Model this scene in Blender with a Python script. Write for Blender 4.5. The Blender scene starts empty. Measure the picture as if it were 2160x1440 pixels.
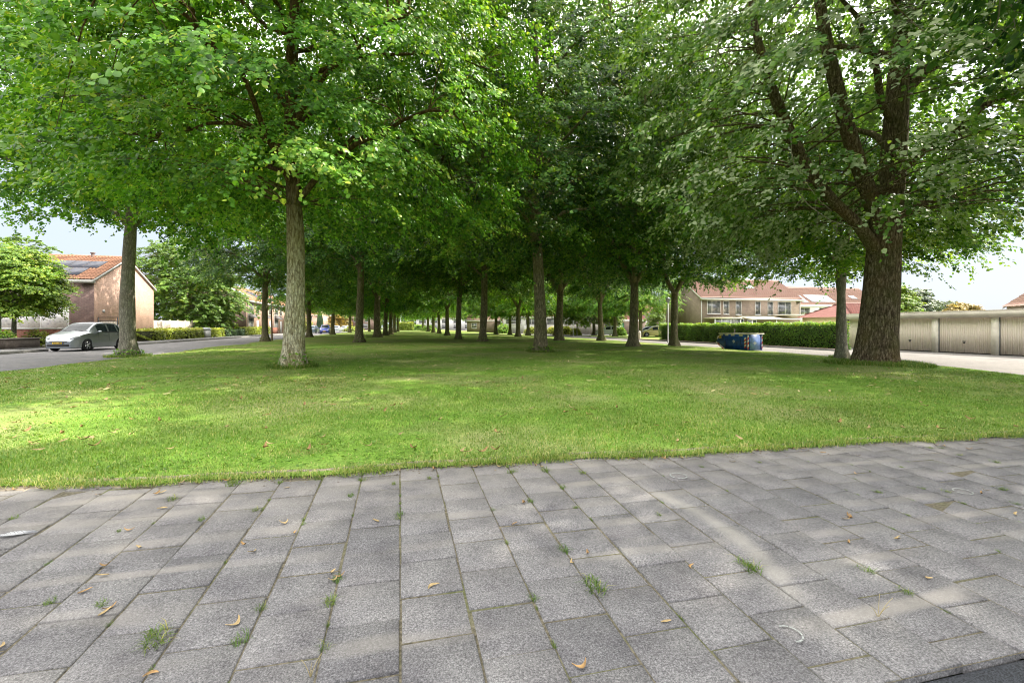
import bpy, math, random
import numpy as np
rng = np.random.default_rng(7)
random.seed(7)
R = math.radians
SC = bpy.context.scene
COL = SC.collection
F = 990.0; HC = 1.21; YH = 688.0
A = R(13.4); CA, SA = math.cos(A), math.sin(A)
def W(u, v, z=0.0): return (u*CA - v*SA, u*SA + v*CA, z)
def UV(x, y): return (x*CA + y*SA, -x*SA + y*CA)
def GP(px, py, h=HC):
    y = F*h/(py-YH); return ((px-1080)/F*y, y)
def PX(px, py, y): return np.array([(px-1080)/F*y, y, HC+(YH-py)/F*y])

# ------------------------------------------------------------------ mesh helpers
class Buf:
    def __init__(s): s.V=[]; s.F={}; s.n=0; s.T={}
    def add(s, V, Fs, tint=None):
        V=np.asarray(V,float).reshape(-1,3); 
        for f in Fs:
            f=np.asarray(f,int)
            if f.size==0: continue
            k=f.shape[1]
            s.F.setdefault(k,[]).append(f+s.n)
            if tint is not None: s.T.setdefault(k,[]).append(np.broadcast_to(np.asarray(tint,float),(len(f),)))
        s.V.append(V); s.n+=len(V)
    def box(s,x0,x1,y0,y1,z0,z1):
        V=[(x0,y0,z0),(x1,y0,z0),(x1,y1,z0),(x0,y1,z0),(x0,y0,z1),(x1,y0,z1),(x1,y1,z1),(x0,y1,z1)]
        s.add(V,[[(3,2,1,0),(4,5,6,7),(0,1,5,4),(1,2,6,5),(2,3,7,6),(3,0,4,7)]]); return s
    def prism(s, poly, y0, y1):      # polygon in xz extruded along y
        n=len(poly); V=[(p[0],y0,p[1]) for p in poly]+[(p[0],y1,p[1]) for p in poly]
        s.add(V,[[tuple(range(n))],[tuple(range(2*n-1,n-1,-1))],[(i,i+n,(i+1)%n+n,(i+1)%n) for i in range(n)]]); return s
    def prismx(s, poly, x0, x1):     # polygon in yz extruded along x
        n=len(poly); V=[(x0,p[0],p[1]) for p in poly]+[(x1,p[0],p[1]) for p in poly]
        s.add(V,[[tuple(range(n-1,-1,-1))],[tuple(range(n,2*n))],[(i,(i+1)%n,(i+1)%n+n,i+n) for i in range(n)]]); return s
    def lathe(s, prof, n=20, axis='z', c=(0,0,0)):   # prof list of (r,h)
        th=np.linspace(0,2*np.pi,n,endpoint=False); V=[]
        for r,h in prof:
            a=np.stack([r*np.cos(th),r*np.sin(th),np.full(n,h)],1)
            if axis=='y': a=a[:,[0,2,1]]*np.array([1,1,1])
            if axis=='x': a=a[:,[2,0,1]]
            V.append(a+np.array(c))
        m=len(prof); f=[]
        for j in range(m-1):
            for i in range(n):
                f.append((j*n+i,j*n+(i+1)%n,(j+1)*n+(i+1)%n,(j+1)*n+i))
        s.add(np.concatenate(V),[f]); return s
    def tube(s, P, rad, n=8, lobes=None, cap=True):
        P=np.asarray(P,float); m=len(P); rad=np.broadcast_to(np.asarray(rad,float),(m,))
        T=np.gradient(P,axis=0); T/=np.linalg.norm(T,axis=1)[:,None]+1e-9
        ref=np.array([1.0,0.13,0]) if abs(T[0][2])>.6 else np.array([0.1,0,1.0])
        Nn=np.cross(T,ref); Nn/=np.linalg.norm(Nn,axis=1)[:,None]+1e-9
        B=np.cross(T,Nn)
        th=np.linspace(0,2*np.pi,n,endpoint=False)
        rr=rad[:,None]*np.ones(n)[None]
        if lobes is not None: rr=rr*lobes
        V=P[:,None]+rr[...,None]*(np.cos(th)[None,:,None]*Nn[:,None]+np.sin(th)[None,:,None]*B[:,None])
        i=np.arange(m-1)[:,None]; k=np.arange(n)[None]; k2=(k+1)%n
        f=np.stack([i*n+k,i*n+k2,(i+1)*n+k2,(i+1)*n+k],-1).reshape(-1,4)
        fs=[f]
        if cap: fs.append([tuple((m-1)*n+q for q in range(n))])
        s.add(V.reshape(-1,3),fs); return s
    def ell(s,c,r,n=14,m=8):
        th=np.linspace(0,np.pi,m); 
        prof=[(max(math.sin(t),1e-3),-math.cos(t)) for t in th]
        b=Buf(); b.lathe(prof,n); V=np.concatenate(b.V)*np.array(r)+np.array(c)
        s.add(V,[np.concatenate(b.F[4])]); return s
    def xf(s, fn):
        s.V=[fn(np.concatenate(s.V))] if s.V else s.V; return s

def link(o): COL.objects.link(o); return o
def build(buf, name, mat, parent=None, smooth=False, loc=None):
    me=bpy.data.meshes.new(name)
    V=np.concatenate(buf.V); me.vertices.add(len(V)); me.vertices.foreach_set('co',V.astype(np.float32).ravel())
    lv=[];ls=[];tot=0;tt=[]
    for k,fl in buf.F.items():
        f=np.concatenate(fl); lv.append(f.ravel()); ls.append(tot+np.arange(len(f))*k); tot+=f.size
        if buf.T: tt.append(np.concatenate(buf.T[k]))
    lv=np.concatenate(lv); ls=np.concatenate(ls)
    me.loops.add(len(lv)); me.loops.foreach_set('vertex_index',lv.astype(np.int32))
    me.polygons.add(len(ls)); me.polygons.foreach_set('loop_start',ls.astype(np.int32))
    if smooth: me.polygons.foreach_set('use_smooth',np.ones(len(ls),bool))
    me.update(calc_edges=True)
    if buf.T:
        at=me.attributes.new('tint','FLOAT','FACE'); at.data.foreach_set('value',np.concatenate(tt).astype(np.float32))
    me.materials.append(mat)
    o=bpy.data.objects.new(name,me); link(o)
    if parent is not None: o.parent=parent
    if loc is not None: o.location=loc
    return o
def tag(o,label,cat,group=None):
    o['label']=label; o['category']=cat
    if group: o['group']=group
    return o
def thing(name,label,cat,loc=(0,0,0),rz=0,group=None):
    o=bpy.data.objects.new(name,None); link(o); o.location=loc; o.rotation_euler=(0,0,rz); o.empty_display_size=.3
    return tag(o,label,cat,group)
def struct(o,kind='structure'): o['kind']=kind; return o
def dup(root,loc,rz=0,scale=1,label=None,group=None):
    r=root.copy(); link(r); r.location=loc; r.rotation_euler=(0,0,rz); r.scale=(scale,)*3
    if label: r['label']=label
    if group: r['group']=group
    for ch in list(root.children):
        c=ch.copy(); link(c); c.parent=r
        for g in ch.children:
            d=g.copy(); link(d); d.parent=c
    return r

# ------------------------------------------------------------------ materials
class NT:
    def __init__(s,name):
        m=bpy.data.materials.new(name); m.use_nodes=True; s.m=m; s.t=m.node_tree; s.t.nodes.clear()
        s.out=s.t.nodes.new('ShaderNodeOutputMaterial')
    def n(s,typ,**kw):
        nd=s.t.nodes.new('ShaderNode'+typ)
        for k,v in kw.items():
            if k in nd.inputs: 
                if hasattr(v,'is_output') : s.t.links.new(v,nd.inputs[k])
                else: nd.inputs[k].default_value=v
            else: setattr(nd,k,v)
        return nd
    def l(s,a,b): s.t.links.new(a,b)
    def coord(s,scale=(1,1,1),kind='Object'):
        tc=s.n('TexCoord'); mp=s.n('Mapping'); s.l(tc.outputs[kind],mp.inputs['Vector']); mp.inputs['Scale'].default_value=scale
        return mp.outputs[0]
    def noise(s,vec,scale,detail=3,rough=.55):
        n=s.n('TexNoise',Scale=scale,Detail=detail,Roughness=rough); s.l(vec,n.inputs['Vector']); return n.outputs['Fac']
    def ramp(s,fac,stops):
        r=s.n('ValToRGB'); e=r.color_ramp.elements
        while len(e)<len(stops): e.new(.5)
        for i,(p,c) in enumerate(stops): e[i].position=p; e[i].color=(*c,1) if len(c)==3 else c
        s.l(fac,r.inputs[0]); return r.outputs[0]
    def mix(s,fac,a,b,mode='MIX'):
        x=s.n('MixRGB',blend_type=mode)
        for q,i in ((fac,0),(a,1),(b,2)):
            if hasattr(q,'is_output'): s.l(q,x.inputs[i])
            else: x.inputs[i].default_value=q if i==0 else ((*q,1) if len(q)==3 else q)
        return x.outputs[0]
    def bump(s,h,strength,dist=.02):
        b=s.n('Bump',Strength=strength,Distance=dist); s.l(h,b.inputs['Height']); return b.outputs[0]
    def bsdf(s,col,rough=.8,metal=0,spec=.3,normal=None,coat=0):
        p=s.n('BsdfPrincipled')
        if hasattr(col,'is_output'): s.l(col,p.inputs['Base Color'])
        else: p.inputs['Base Color'].default_value=(*col,1)
        if hasattr(rough,'is_output'): s.l(rough,p.inputs['Roughness'])
        else: p.inputs['Roughness'].default_value=rough
        p.inputs['Metallic'].default_value=metal; p.inputs['Specular IOR Level'].default_value=spec
        p.inputs['Coat Weight'].default_value=coat
        if coat: p.inputs['Coat Roughness'].default_value=.05
        if normal is not None: s.l(normal,p.inputs['Normal'])
        return p.outputs[0]
    def done(s,sh): s.l(sh,s.out.inputs['Surface']); return s.m

def mat_plain(name,col,rough=.6,metal=0,spec=.4,coat=0,var=.12,scale=6,bump=0):
    t=NT(name); v=t.coord(); f=t.noise(v,scale,4)
    c2=tuple(max(0,x*(1-var*1.6)) for x in col); c1=tuple(min(1,x*(1+var)) for x in col)
    c=t.ramp(f,[(.3,c2),(.7,c1)])
    nm=t.bump(t.noise(v,scale*12,3),bump,.01) if bump else None
    return t.done(t.bsdf(c,rough,metal,spec,nm,coat))

def mat_leaf(name,stops,trans=.34,rough=.42,under=None,spec=.4,tmul=(1.5,1.4,.55),cvar=.5):
    t=NT(name); at=t.n('Attribute',attribute_name='tint'); col=t.ramp(at.outputs['Fac'],stops)
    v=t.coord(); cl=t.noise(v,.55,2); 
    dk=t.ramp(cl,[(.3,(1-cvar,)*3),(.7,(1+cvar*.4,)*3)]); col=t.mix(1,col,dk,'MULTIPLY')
    oi=t.n('ObjectInfo'); rv=t.ramp(oi.outputs['Random'],[(0,(.8,.9,.8)),(1,(1.15,1.08,.95))]); col=t.mix(1,col,rv,'MULTIPLY')
    tcol=t.mix(1,col,tmul,'MULTIPLY')
    if under is not None:
        g=t.n('NewGeometry'); col=t.mix(g.outputs['Backfacing'],col,under)
    p=t.bsdf(col,rough,0,spec)
    tr=t.n('BsdfTranslucent'); t.l(tcol,tr.inputs['Color'])
    mx=t.n('MixShader',Fac=trans); t.l(p,mx.inputs[1]); t.l(tr.outputs[0],mx.inputs[2])
    return t.done(mx.outputs[0])

LIME=[(0,(.030,.105,.018)),(.42,(.150,.345,.040)),(.75,(.36,.56,.068)),(.9,(.42,.54,.09)),(.97,(.60,.58,.19)),(1,(.66,.60,.26))]
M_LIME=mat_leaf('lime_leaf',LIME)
M_LIME_DARK=mat_leaf('dark_lime_leaf',[(0,(.020,.075,.018)),(.42,(.095,.235,.040)),(.75,(.22,.40,.062)),(.9,(.34,.45,.09)),(.97,(.56,.54,.19)),(1,(.62,.57,.25))],cvar=.6)  # darker leaf copy, shading the avenue's centre through its colour
M_LIME_BRIGHT=mat_leaf('bright_lime_leaf',[(0,(.040,.125,.018)),(.42,(.16,.385,.048)),(.75,(.33,.57,.085)),(.9,(.50,.62,.10)),(.97,(.66,.62,.19)),(1,(.70,.64,.26))])  # brighter leaf copy, putting light into the left and far crowns
SILV=[(0,(.055,.14,.022)),(.5,(.12,.26,.036)),(.85,(.22,.37,.055)),(.95,(.40,.45,.14)),(1,(.55,.52,.24))]
M_SILVER=mat_leaf('silver_lime_leaf',SILV,under=(.62,.70,.42),trans=.42)
M_CONI=mat_leaf('feathery_leaf',[(0,(.08,.18,.025)),(.5,(.22,.38,.045)),(1,(.50,.58,.10))],trans=.35)
M_GARD=mat_leaf('garden_leaf',[(0,(.10,.19,.035)),(.5,(.21,.34,.06)),(1,(.44,.50,.11))],trans=.4)
M_HEDGE=mat_leaf('hedge_leaf',[(0,(.08,.18,.035)),(.5,(.19,.35,.06)),(.85,(.36,.52,.08)),(1,(.6,.64,.12))],trans=.35,cvar=.3)
M_YHEDGE=mat_leaf('yellow_hedge_leaf',[(0,(.17,.23,.035)),(.5,(.34,.41,.075)),(1,(.55,.56,.16))],trans=.35)
M_BLUEHEDGE=mat_leaf('grey_shrub_leaf',[(0,(.07,.13,.08)),(.5,(.15,.23,.14)),(1,(.3,.38,.24))],trans=.3)
M_FAR=mat_leaf('far_leaf',[(0,(.085,.13,.08)),(.5,(.13,.185,.10)),(1,(.19,.24,.12))],trans=.3)
M_ORANGE=mat_leaf('orange_leaf',[(0,(.20,.17,.05)),(.5,(.36,.27,.07)),(1,(.50,.42,.12))],trans=.35)
M_FLOWER=mat_leaf('flowering_leaf',[(0,(.07,.12,.03)),(.6,(.17,.23,.06)),(.78,(.24,.28,.09)),(.82,(.75,.68,.66)),(1,(.8,.72,.74))],trans=.3)

def mat_bark(name,c0,c1,c2,moss=(.10,.13,.03),mossamt=.5,warm=(.22,.13,.06),warmamt=.25,low=None):
    t=NT(name); v=t.coord((9,9,1.6)); n1=t.noise(v,2.6,6,.68); vo=t.n('TexVoronoi',Scale=1.5,feature='DISTANCE_TO_EDGE'); t.l(t.coord((9,9,2.2)),vo.inputs['Vector'])
    v2=t.coord((1,1,.7)); n2=t.noise(v2,2.2,4); v3=t.coord(); n3=t.noise(v3,.9,3); n4=t.noise(v3,26,3)
    col=t.ramp(n1,[(.38,c0),(.5,c1),(.62,c2)]); col=t.mix(t.ramp(vo.outputs['Distance'],[(.0,(.75,)*3),(.16,(0,)*3)]),col,c0)
    mf=t.ramp(n2,[(.52-.2*mossamt,(0,)*3),(.72,(mossamt,)*3)]); col=t.mix(mf,col,moss)
    wf=t.ramp(n3,[(.5,(0,)*3),(.75,(warmamt,)*3)]); col=t.mix(wf,col,warm)
    sp=t.ramp(n4,[(.35,(.72,)*3),(.65,(1.2,)*3)]); col=t.mix(1,col,sp,'MULTIPLY')
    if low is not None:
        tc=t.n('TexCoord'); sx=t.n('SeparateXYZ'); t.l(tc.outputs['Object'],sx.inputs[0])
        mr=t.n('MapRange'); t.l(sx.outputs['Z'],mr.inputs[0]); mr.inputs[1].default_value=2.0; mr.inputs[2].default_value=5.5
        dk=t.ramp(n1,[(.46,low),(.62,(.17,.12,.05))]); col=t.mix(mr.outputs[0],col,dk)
    nm=t.bump(n1,.9,.05)
    return t.done(t.bsdf(col,.92,0,.12,nm))
M_BARK=mat_bark('lime_bark',(.09,.075,.05),(.25,.21,.125),(.40,.34,.20))
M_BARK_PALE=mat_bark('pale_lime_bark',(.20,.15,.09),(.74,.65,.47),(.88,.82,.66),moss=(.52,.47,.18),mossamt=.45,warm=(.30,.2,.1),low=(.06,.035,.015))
M_BARK_BIG=mat_bark('big_lime_bark',(.045,.032,.02),(.165,.122,.075),(.33,.265,.18),moss=(.12,.12,.035),mossamt=.55,warm=(.19,.10,.045),warmamt=.45)
M_BARK_GREY=mat_bark('grey_bark',(.17,.155,.12),(.30,.27,.21),(.42,.39,.31),moss=(.15,.17,.07),mossamt=.4)
M_TWIG=mat_plain('dead_twig',(.30,.27,.2),.9)

# ------------------------------------------------------------------ world, sun, camera
SUN_AZ, SUN_EL = R(68), R(48)
SKY_S, SUN_S = 0.03, 8.8
HAZE=1.3
wld=bpy.data.worlds.new('World'); SC.world=wld; wld.use_nodes=True
nt=wld.node_tree; bg=nt.nodes['Background']; sk=nt.nodes.new('ShaderNodeTexSky'); sk.sky_type='NISHITA'; sk.sun_disc=False
sk.sun_elevation=SUN_EL; sk.sun_rotation=SUN_AZ; sk.altitude=0; sk.air_density=1.0; sk.dust_density=2.2; sk.ozone_density=1.2
nt.links.new(sk.outputs[0],bg.inputs[0]); bg.inputs[1].default_value=SKY_S
# bright high haze: paler and stronger towards the zenith
g_=nt.nodes.new('ShaderNodeTexCoord'); sx_=nt.nodes.new('ShaderNodeSeparateXYZ'); nt.links.new(g_.outputs['Generated'],sx_.inputs[0])
rp=nt.nodes.new('ShaderNodeValToRGB'); nt.links.new(sx_.outputs['Z'],rp.inputs[0]); e_=rp.color_ramp.elements
for p_,c_ in ((0,(.56,.62,.71)),(.25,(.60,.68,.79)),(.38,(1.7,1.72,1.78)),(.62,(3.2,3.1,2.98))):
    q_=e_[0] if p_==0 else (e_[1] if p_==.25 else e_.new(p_)); q_.position=p_; q_.color=(*[v/4 for v in c_],1)
b2=nt.nodes.new('ShaderNodeBackground'); nt.links.new(rp.outputs[0],b2.inputs[0]); b2.inputs[1].default_value=4.0*HAZE
ad_=nt.nodes.new('ShaderNodeAddShader'); nt.links.new(bg.outputs[0],ad_.inputs[0]); nt.links.new(b2.outputs[0],ad_.inputs[1]); nt.links.new(ad_.outputs[0],nt.nodes['World Output'].inputs[0])
sd=bpy.data.lights.new('sun','SUN'); sd.energy=SUN_S; sd.angle=R(.55); sd.color=(1,.93,.80)
so=bpy.data.objects.new('sun',sd); link(so)
from mathutils import Vector
dv=Vector((math.sin(SUN_AZ)*math.cos(SUN_EL),math.cos(SUN_AZ)*math.cos(SUN_EL),math.sin(SUN_EL)))
so.rotation_euler=dv.to_track_quat('Z','Y').to_euler(); so.location=(20,-10,40)
cd=bpy.data.cameras.new('camera'); cam=bpy.data.objects.new('camera',cd); link(cam); SC.camera=cam
cam.location=(0,0,HC); cam.rotation_euler=(R(90),0,0); cd.sensor_width=36; cd.lens=36*F/2160; cd.shift_y=-(720-YH)/2160; cd.clip_start=.05; cd.clip_end=3000
SC.view_settings.view_transform='Standard'; SC.view_settings.look='None'; SC.view_settings.exposure=0; SC.view_settings.gamma=1
SC.render.engine='CYCLES'; cy=SC.cycles
cy.max_bounces=7; cy.diffuse_bounces=4; cy.glossy_bounces=2; cy.transmission_bounces=5; cy.transparent_max_bounces=6
cy.filter_width=1.05; cy.use_adaptive_sampling=True; cy.adaptive_threshold=.012; cy.use_denoising=True
cy.sample_clamp_indirect=6; cy.caustics_reflective=False; cy.caustics_refractive=False

# ------------------------------------------------------------------ ground
def lawn_z(u,v):
    u=np.asarray(u,float); v=np.asarray(v,float)
    z=.022*np.sin(u*.55+1.3)*np.sin(v*.42+.4)+.012*np.sin(u*1.9+v*.7)+.01*np.sin(v*2.3-u*.8)
    z=z*np.clip((v-4.2)/3,0,1)
    z=z-.12*np.clip((-u-9.2)/2.0,0,1)**1.5
    z=z-.22*np.clip((u-13.5)/6.0,0,1)**1.3
    x,y=u*CA-v*SA,u*SA+v*CA
    z=z-.10*np.exp(-((x-7.6)**2/2.2+(y-13.6)**2/.5))       # bare hollow
    z=z+.10*np.exp(-((x-11.7)**2+(y-15.0)**2)/1.6)+.05*np.exp(-((x+6.4)**2+(y-13.8)**2)/.8)
    return z
def right_edge(v):
    return np.interp(v,[3.6,5,6.5,8.4,10.5,12.8,17,22,32,60,150],[11.5,13.4,14.5,15.4,16.7,18.0,19.6,20.5,20.7,21.5,22])
def left_edge(v): return np.interp(v,[4,20,45,150],[-11.0,-11.2,-11.9,-12.2])
def near_edge(u): return 4.12-.045*u+.03*np.sin(u*1.7)+.02*np.sin(u*4.1+1)+.013*np.sin(u*11.3)+.011*np.sin(u*23.7+2)+.008*np.sin(u*47+1)+.1*np.clip(-u-2,0,3)
def z_at(x,y):
    u,v=UV(x,y); return float(lawn_z(u,v))

def mat_lawn():
    t=NT('lawn_turf'); v=t.coord(); n1=t.noise(v,.35,4); n2=t.noise(v,2.3,4); n3=t.noise(v,40,3); n4=t.noise(v,.8,3,.6); n6=t.noise(t.coord((1,2.2,1)),.22,4,.6)
    c=t.ramp(n2,[(.3,(.12,.24,.032)),(.55,(.19,.34,.05)),(.75,(.28,.40,.07))])
    c=t.mix(t.ramp(n1,[(.44,(0,)*3),(.60,(.75,)*3)]),c,(.33,.32,.15))
    c=t.mix(t.ramp(n4,[(.58,(0,)*3),(.74,(.6,)*3)]),c,(.26,.21,.10))
    c=t.mix(1,c,t.ramp(n3,[(.3,(.6,)*3),(.7,(1.3,)*3)]),'MULTIPLY')
    sp=t.n('SeparateXYZ'); t.l(v,sp.inputs[0]); mr=t.n('MapRange'); t.l(sp.outputs['Y'],mr.inputs[0]); mr.inputs[1].default_value=17; mr.inputs[2].default_value=25; mr.inputs[3].default_value=.12; mr.inputs[4].default_value=.85
    c=t.mix(t.mix(1,mr.outputs[0],t.ramp(n6,[(.42,(0,)*3),(.60,(1,)*3)]),'MULTIPLY'),c,(.25,.28,.075))
    return t.done(t.bsdf(c,.9,0,.1,t.bump(n3,.8,.03)))
M_LAWN=mat_lawn()
b=Buf()
tv=np.concatenate([np.linspace(0,1,60)**1.6*16,np.linspace(16.5,60,50),np.linspace(62,150,30)])
su=np.linspace(0,1,120)
vv=4.2+tv
U=left_edge(vv)[:,None]+(right_edge(vv)-left_edge(vv))[:,None]*su[None]
Vv=np.repeat(vv[:,None],len(su),1)
fall=np.clip(1-(Vv-4.2)/3,0,1); Vv=Vv+fall*(near_edge(U)-4.2-.02)
Z=lawn_z(U,Vv)
Xw,Yw,_=U*CA-Vv*SA,U*SA+Vv*CA,0
i=np.arange(len(vv)-1)[:,None]; k=np.arange(len(su)-1)[None]; n_=len(su)
b.add(np.stack([Xw,Yw,Z],-1).reshape(-1,3),[np.stack([i*n_+k,i*n_+k+1,(i+1)*n_+k+1,(i+1)*n_+k],-1).reshape(-1,4)])
struct(build(b,'lawn',M_LAWN,smooth=True))

def sheet(name,pts,z,mat,res=None):
    b=Buf(); b.add([(*W(u,v)[:2],z if not callable(z) else z(u,v)) for u,v in pts],[[tuple(range(len(pts)))]])
    return struct(build(b,name,mat))
M_SOIL=mat_plain('field_ground',(.10,.13,.05),.95,scale=.3,var=.4)
b=Buf(); s_=900; b.add([(-s_,-s_,-.42),(s_,-s_,-.42),(s_,s_,-.42),(-s_,s_,-.42)],[[(0,1,2,3)]]); struct(build(b,'ground',M_SOIL))

def mat_pavers(name,c1,c2,mortar,sx,sy,rough=.85,dust=(.3,.28,.25)):
    t=NT(name); v=t.coord(); bt=t.n('TexBrick',Scale=1.0); t.l(v,bt.inputs['Vector'])
    bt.inputs['Color1'].default_value=(*c1,1); bt.inputs['Color2'].default_value=(*c2,1); bt.inputs['Mortar'].default_value=(*mortar,1)
    bt.inputs['Brick Width'].default_value=sx; bt.inputs['Row Height'].default_value=sy; bt.inputs['Mortar Size'].default_value=.008; bt.inputs['Bias'].default_value=.1
    n=t.noise(v,.6,4); n2=t.noise(v,30,2)
    c=t.mix(t.ramp(n,[(.45,(0,)*3),(.75,(.6,)*3)]),bt.outputs['Color'],dust)
    c=t.mix(1,c,t.ramp(n2,[(.3,(.75,)*3),(.7,(1.2,)*3)]),'MULTIPLY')
    return t.done(t.bsdf(c,rough,0,.25,t.bump(bt.outputs['Fac'],-.4,.01)))
M_CLINKER=mat_pavers('road_clinker',(.15,.145,.15),(.23,.22,.225),(.09,.085,.08),.21,.105,dust=(.26,.24,.225))
M_RROAD=mat_pavers('pale_road_clinker',(.18,.165,.155),(.23,.213,.20),(.125,.112,.10),.21,.105,dust=(.26,.238,.215))
M_SIDE=mat_pavers('pavement_slabs',(.20,.195,.195),(.25,.245,.24),(.11,.10,.095),.3,.3,dust=(.28,.26,.235))
M_KERB=mat_plain('kerb_concrete',(.26,.25,.23),.85,scale=3,bump=.2)
M_REDK=mat_plain('red_clinker_strip',(.30,.17,.13),.85,scale=8)
M_ASPH=mat_plain('asphalt',(.055,.06,.07),.85,scale=180,var=.6,bump=.6)
ZR=-.14; ZG=-.25
def rot_sheet(name,u0,u1,v0,v1,z,mat):
    b=Buf(); b.add([(u0,v0,0),(u1,v0,0),(u1,v1,0),(u0,v1,0)],[[(0,1,2,3)]]); o=struct(build(b,name,mat)); o.rotation_euler=(0,0,A); o.location=(0,0,z); return o
rot_sheet('left_road',-18.5,-10.9,-4,180,ZR,M_CLINKER)
rot_sheet('side_street',-70,-18.5,30.5,37.4,ZR-.004,M_CLINKER)
rot_sheet('left_garden_ground',-80,-20.6,-4,30.5,-.09,mat_plain('garden_soil',(.13,.12,.06),.95,scale=1.5,var=.4))
rot_sheet('left_plot_ground',-80,-20.6,37.4,180,-.09,mat_plain('plot_paving',(.30,.27,.22),.95,scale=1.5,var=.3))
rot_sheet('right_road',14.5,25.0,-6,180,ZG,M_RROAD)
rot_sheet('right_plot_ground',25.0,110,-6,44,ZG-.006,mat_plain('forecourt_paving',(.195,.182,.172),.9,scale=1.2,var=.2,bump=.2))
rot_sheet('right_verge',25.2,110,44,66,ZG+.06,M_LAWN)
rot_sheet('parking_ground',25.2,110,66,180,ZG+.03,M_SIDE)
rot_sheet('far_street',-12.5,25.2,152,164,-.2,M_SIDE)
b=Buf(); b.box(-18.62,-18.5,-4,30.5,-.3,-.015); b.box(-18.62,-18.5,37.5,180,-.3,-.015); o=struct(build(b,'left_kerb',M_KERB)); o.rotation_euler=(0,0,A)
b=Buf(); b.box(-20.6,-18.62,-4,30.5,-.3,-.03); b.box(-20.6,-18.62,37.5,180,-.3,-.03); o=struct(build(b,'left_pavement',M_SIDE)); o.rotation_euler=(0,0,A)
b=Buf(); b.box(25.0,25.14,22,180,-.5,ZG+.11); o=struct(build(b,'right_kerb',M_KERB)); o.rotation_euler=(0,0,A)
b=Buf(); b.box(25.14,25.9,23,48,-.5,ZG+.09); o=struct(build(b,'right_pavement',M_REDK)); o.rotation_euler=(0,0,A)

# ------------------------------------------------------------------ foreground pavement
def pave_z(v): return -.008-.032*np.maximum(4.1-v,0)-.06*np.maximum(v-4.15,0)
def _pp(px,py):
    k=(py-YH)/F; y=3.0
    for _ in range(30): x=(px-1080)/F*y; u,v=UV(x,y); y=(HC-pave_z(v))/k
    return UV((px-1080)/F*y,y)
def _circ(a,b_,c_):
    (ax,ay),(bx,by),(cx,cyy)=a,b_,c_; d=2*(ax*(by-cyy)+bx*(cyy-ay)+cx*(ay-by))
    ux=((ax*ax+ay*ay)*(by-cyy)+(bx*bx+by*by)*(cyy-ay)+(cx*cx+cyy*cyy)*(ay-by))/d; uy=((ax*ax+ay*ay)*(cx-bx)+(bx*bx+by*by)*(ax-cx)+(cx*cx+cyy*cyy)*(bx-ax))/d
    return ux,uy,math.hypot(ax-ux,ay-uy)
_m=_pp(1515,1105); ARC=(*_circ(_pp(1385,1040),_m,_pp(1640,1215)),_m)
def mat_slab():
    t=NT('concrete_slab'); v=t.coord(); at=t.n('Attribute',attribute_name='tint')
    n1=t.noise(v,150,3,.8); n2=t.noise(v,90,4,.7); n3=t.noise(v,3.2,5,.65); n4=t.noise(v,.9,3); n5=t.noise(v,9,4)
    c=t.ramp(at.outputs['Fac'],[(0,(.124,.122,.126)),(.5,(.158,.155,.157)),(1,(.192,.187,.187))])
    c=t.mix(1,c,t.ramp(n2,[(.28,(.52,)*3),(.5,(1,)*3),(.74,(1.45,)*3)]),'MULTIPLY')
    c=t.mix(1,c,t.ramp(n1,[(.32,(.42,)*3),(.5,(.98,)*3),(.68,(1.75,)*3)]),'MULTIPLY')
    c=t.mix(1,c,t.ramp(n3,[(.32,(.74,.73,.76)),(.62,(1.12,)*3)]),'MULTIPLY')
    c=t.mix(t.ramp(n5,[(.62,(0,)*3),(.8,(.5,)*3)]),c,(.075,.07,.07))
    # dusty scuffs: stretched pale swirls
    vs=t.coord((1,2.6,1)); wv=t.n('TexWave',wave_type='RINGS',Scale=.33,Distortion=5.5,Detail=3); t.l(vs,wv.inputs['Vector'])
    sc=t.mix(1,t.ramp(wv.outputs['Fac'],[(.70,(0,)*3),(.95,(1,)*3)]),t.ramp(n4,[(.44,(0,)*3),(.66,(.65,)*3)]),'MULTIPLY')
    c=t.mix(sc,c,(.26,.245,.225))
    # one broad pale tyre arc
    cx_,cy_,rr_,(mu,mv)=ARC
    va=t.n('VectorMath',operation='DISTANCE'); t.l(v,va.inputs[0]); va.inputs[1].default_value=(cx_,cy_,-.03)
    sb=t.n('Math',operation='SUBTRACT'); t.l(va.outputs['Value'],sb.inputs[0]); sb.inputs[1].default_value=rr_; ab=t.n('Math',operation='ABSOLUTE'); t.l(sb.outputs[0],ab.inputs[0])
    vb=t.n('VectorMath',operation='DISTANCE'); t.l(v,vb.inputs[0]); vb.inputs[1].default_value=(mu,mv,-.03)
    am=t.mix(1,t.ramp(ab.outputs[0],[(0,(.85,)*3),(.035,(.6,)*3),(.085,(0,)*3)]),t.ramp(vb.outputs['Value'],[(.55,(1,)*3),(.95,(0,)*3)]),'MULTIPLY'); am=t.mix(1,am,t.ramp(n3,[(.3,(.35,)*3),(.6,(1,)*3)]),'MULTIPLY')
    c=t.mix(am,c,(.27,.26,.24))
    # pale sandy dust along the lawn edge
    sp=t.n('SeparateXYZ'); t.l(v,sp.inputs[0]); mr=t.n('MapRange'); t.l(sp.outputs['Y'],mr.inputs[0]); mr.inputs[1].default_value=2.9; mr.inputs[2].default_value=4.3; mr.inputs[4].default_value=.75
    dn=t.mix(1,mr.outputs[0],t.ramp(n3,[(.3,(.15,)*3),(.65,(1,)*3)]),'MULTIPLY')
    c=t.mix(dn,c,(.25,.23,.205))
    return t.done(t.bsdf(c,.88,0,.2,t.bump(n2,.55,.004)))
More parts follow.
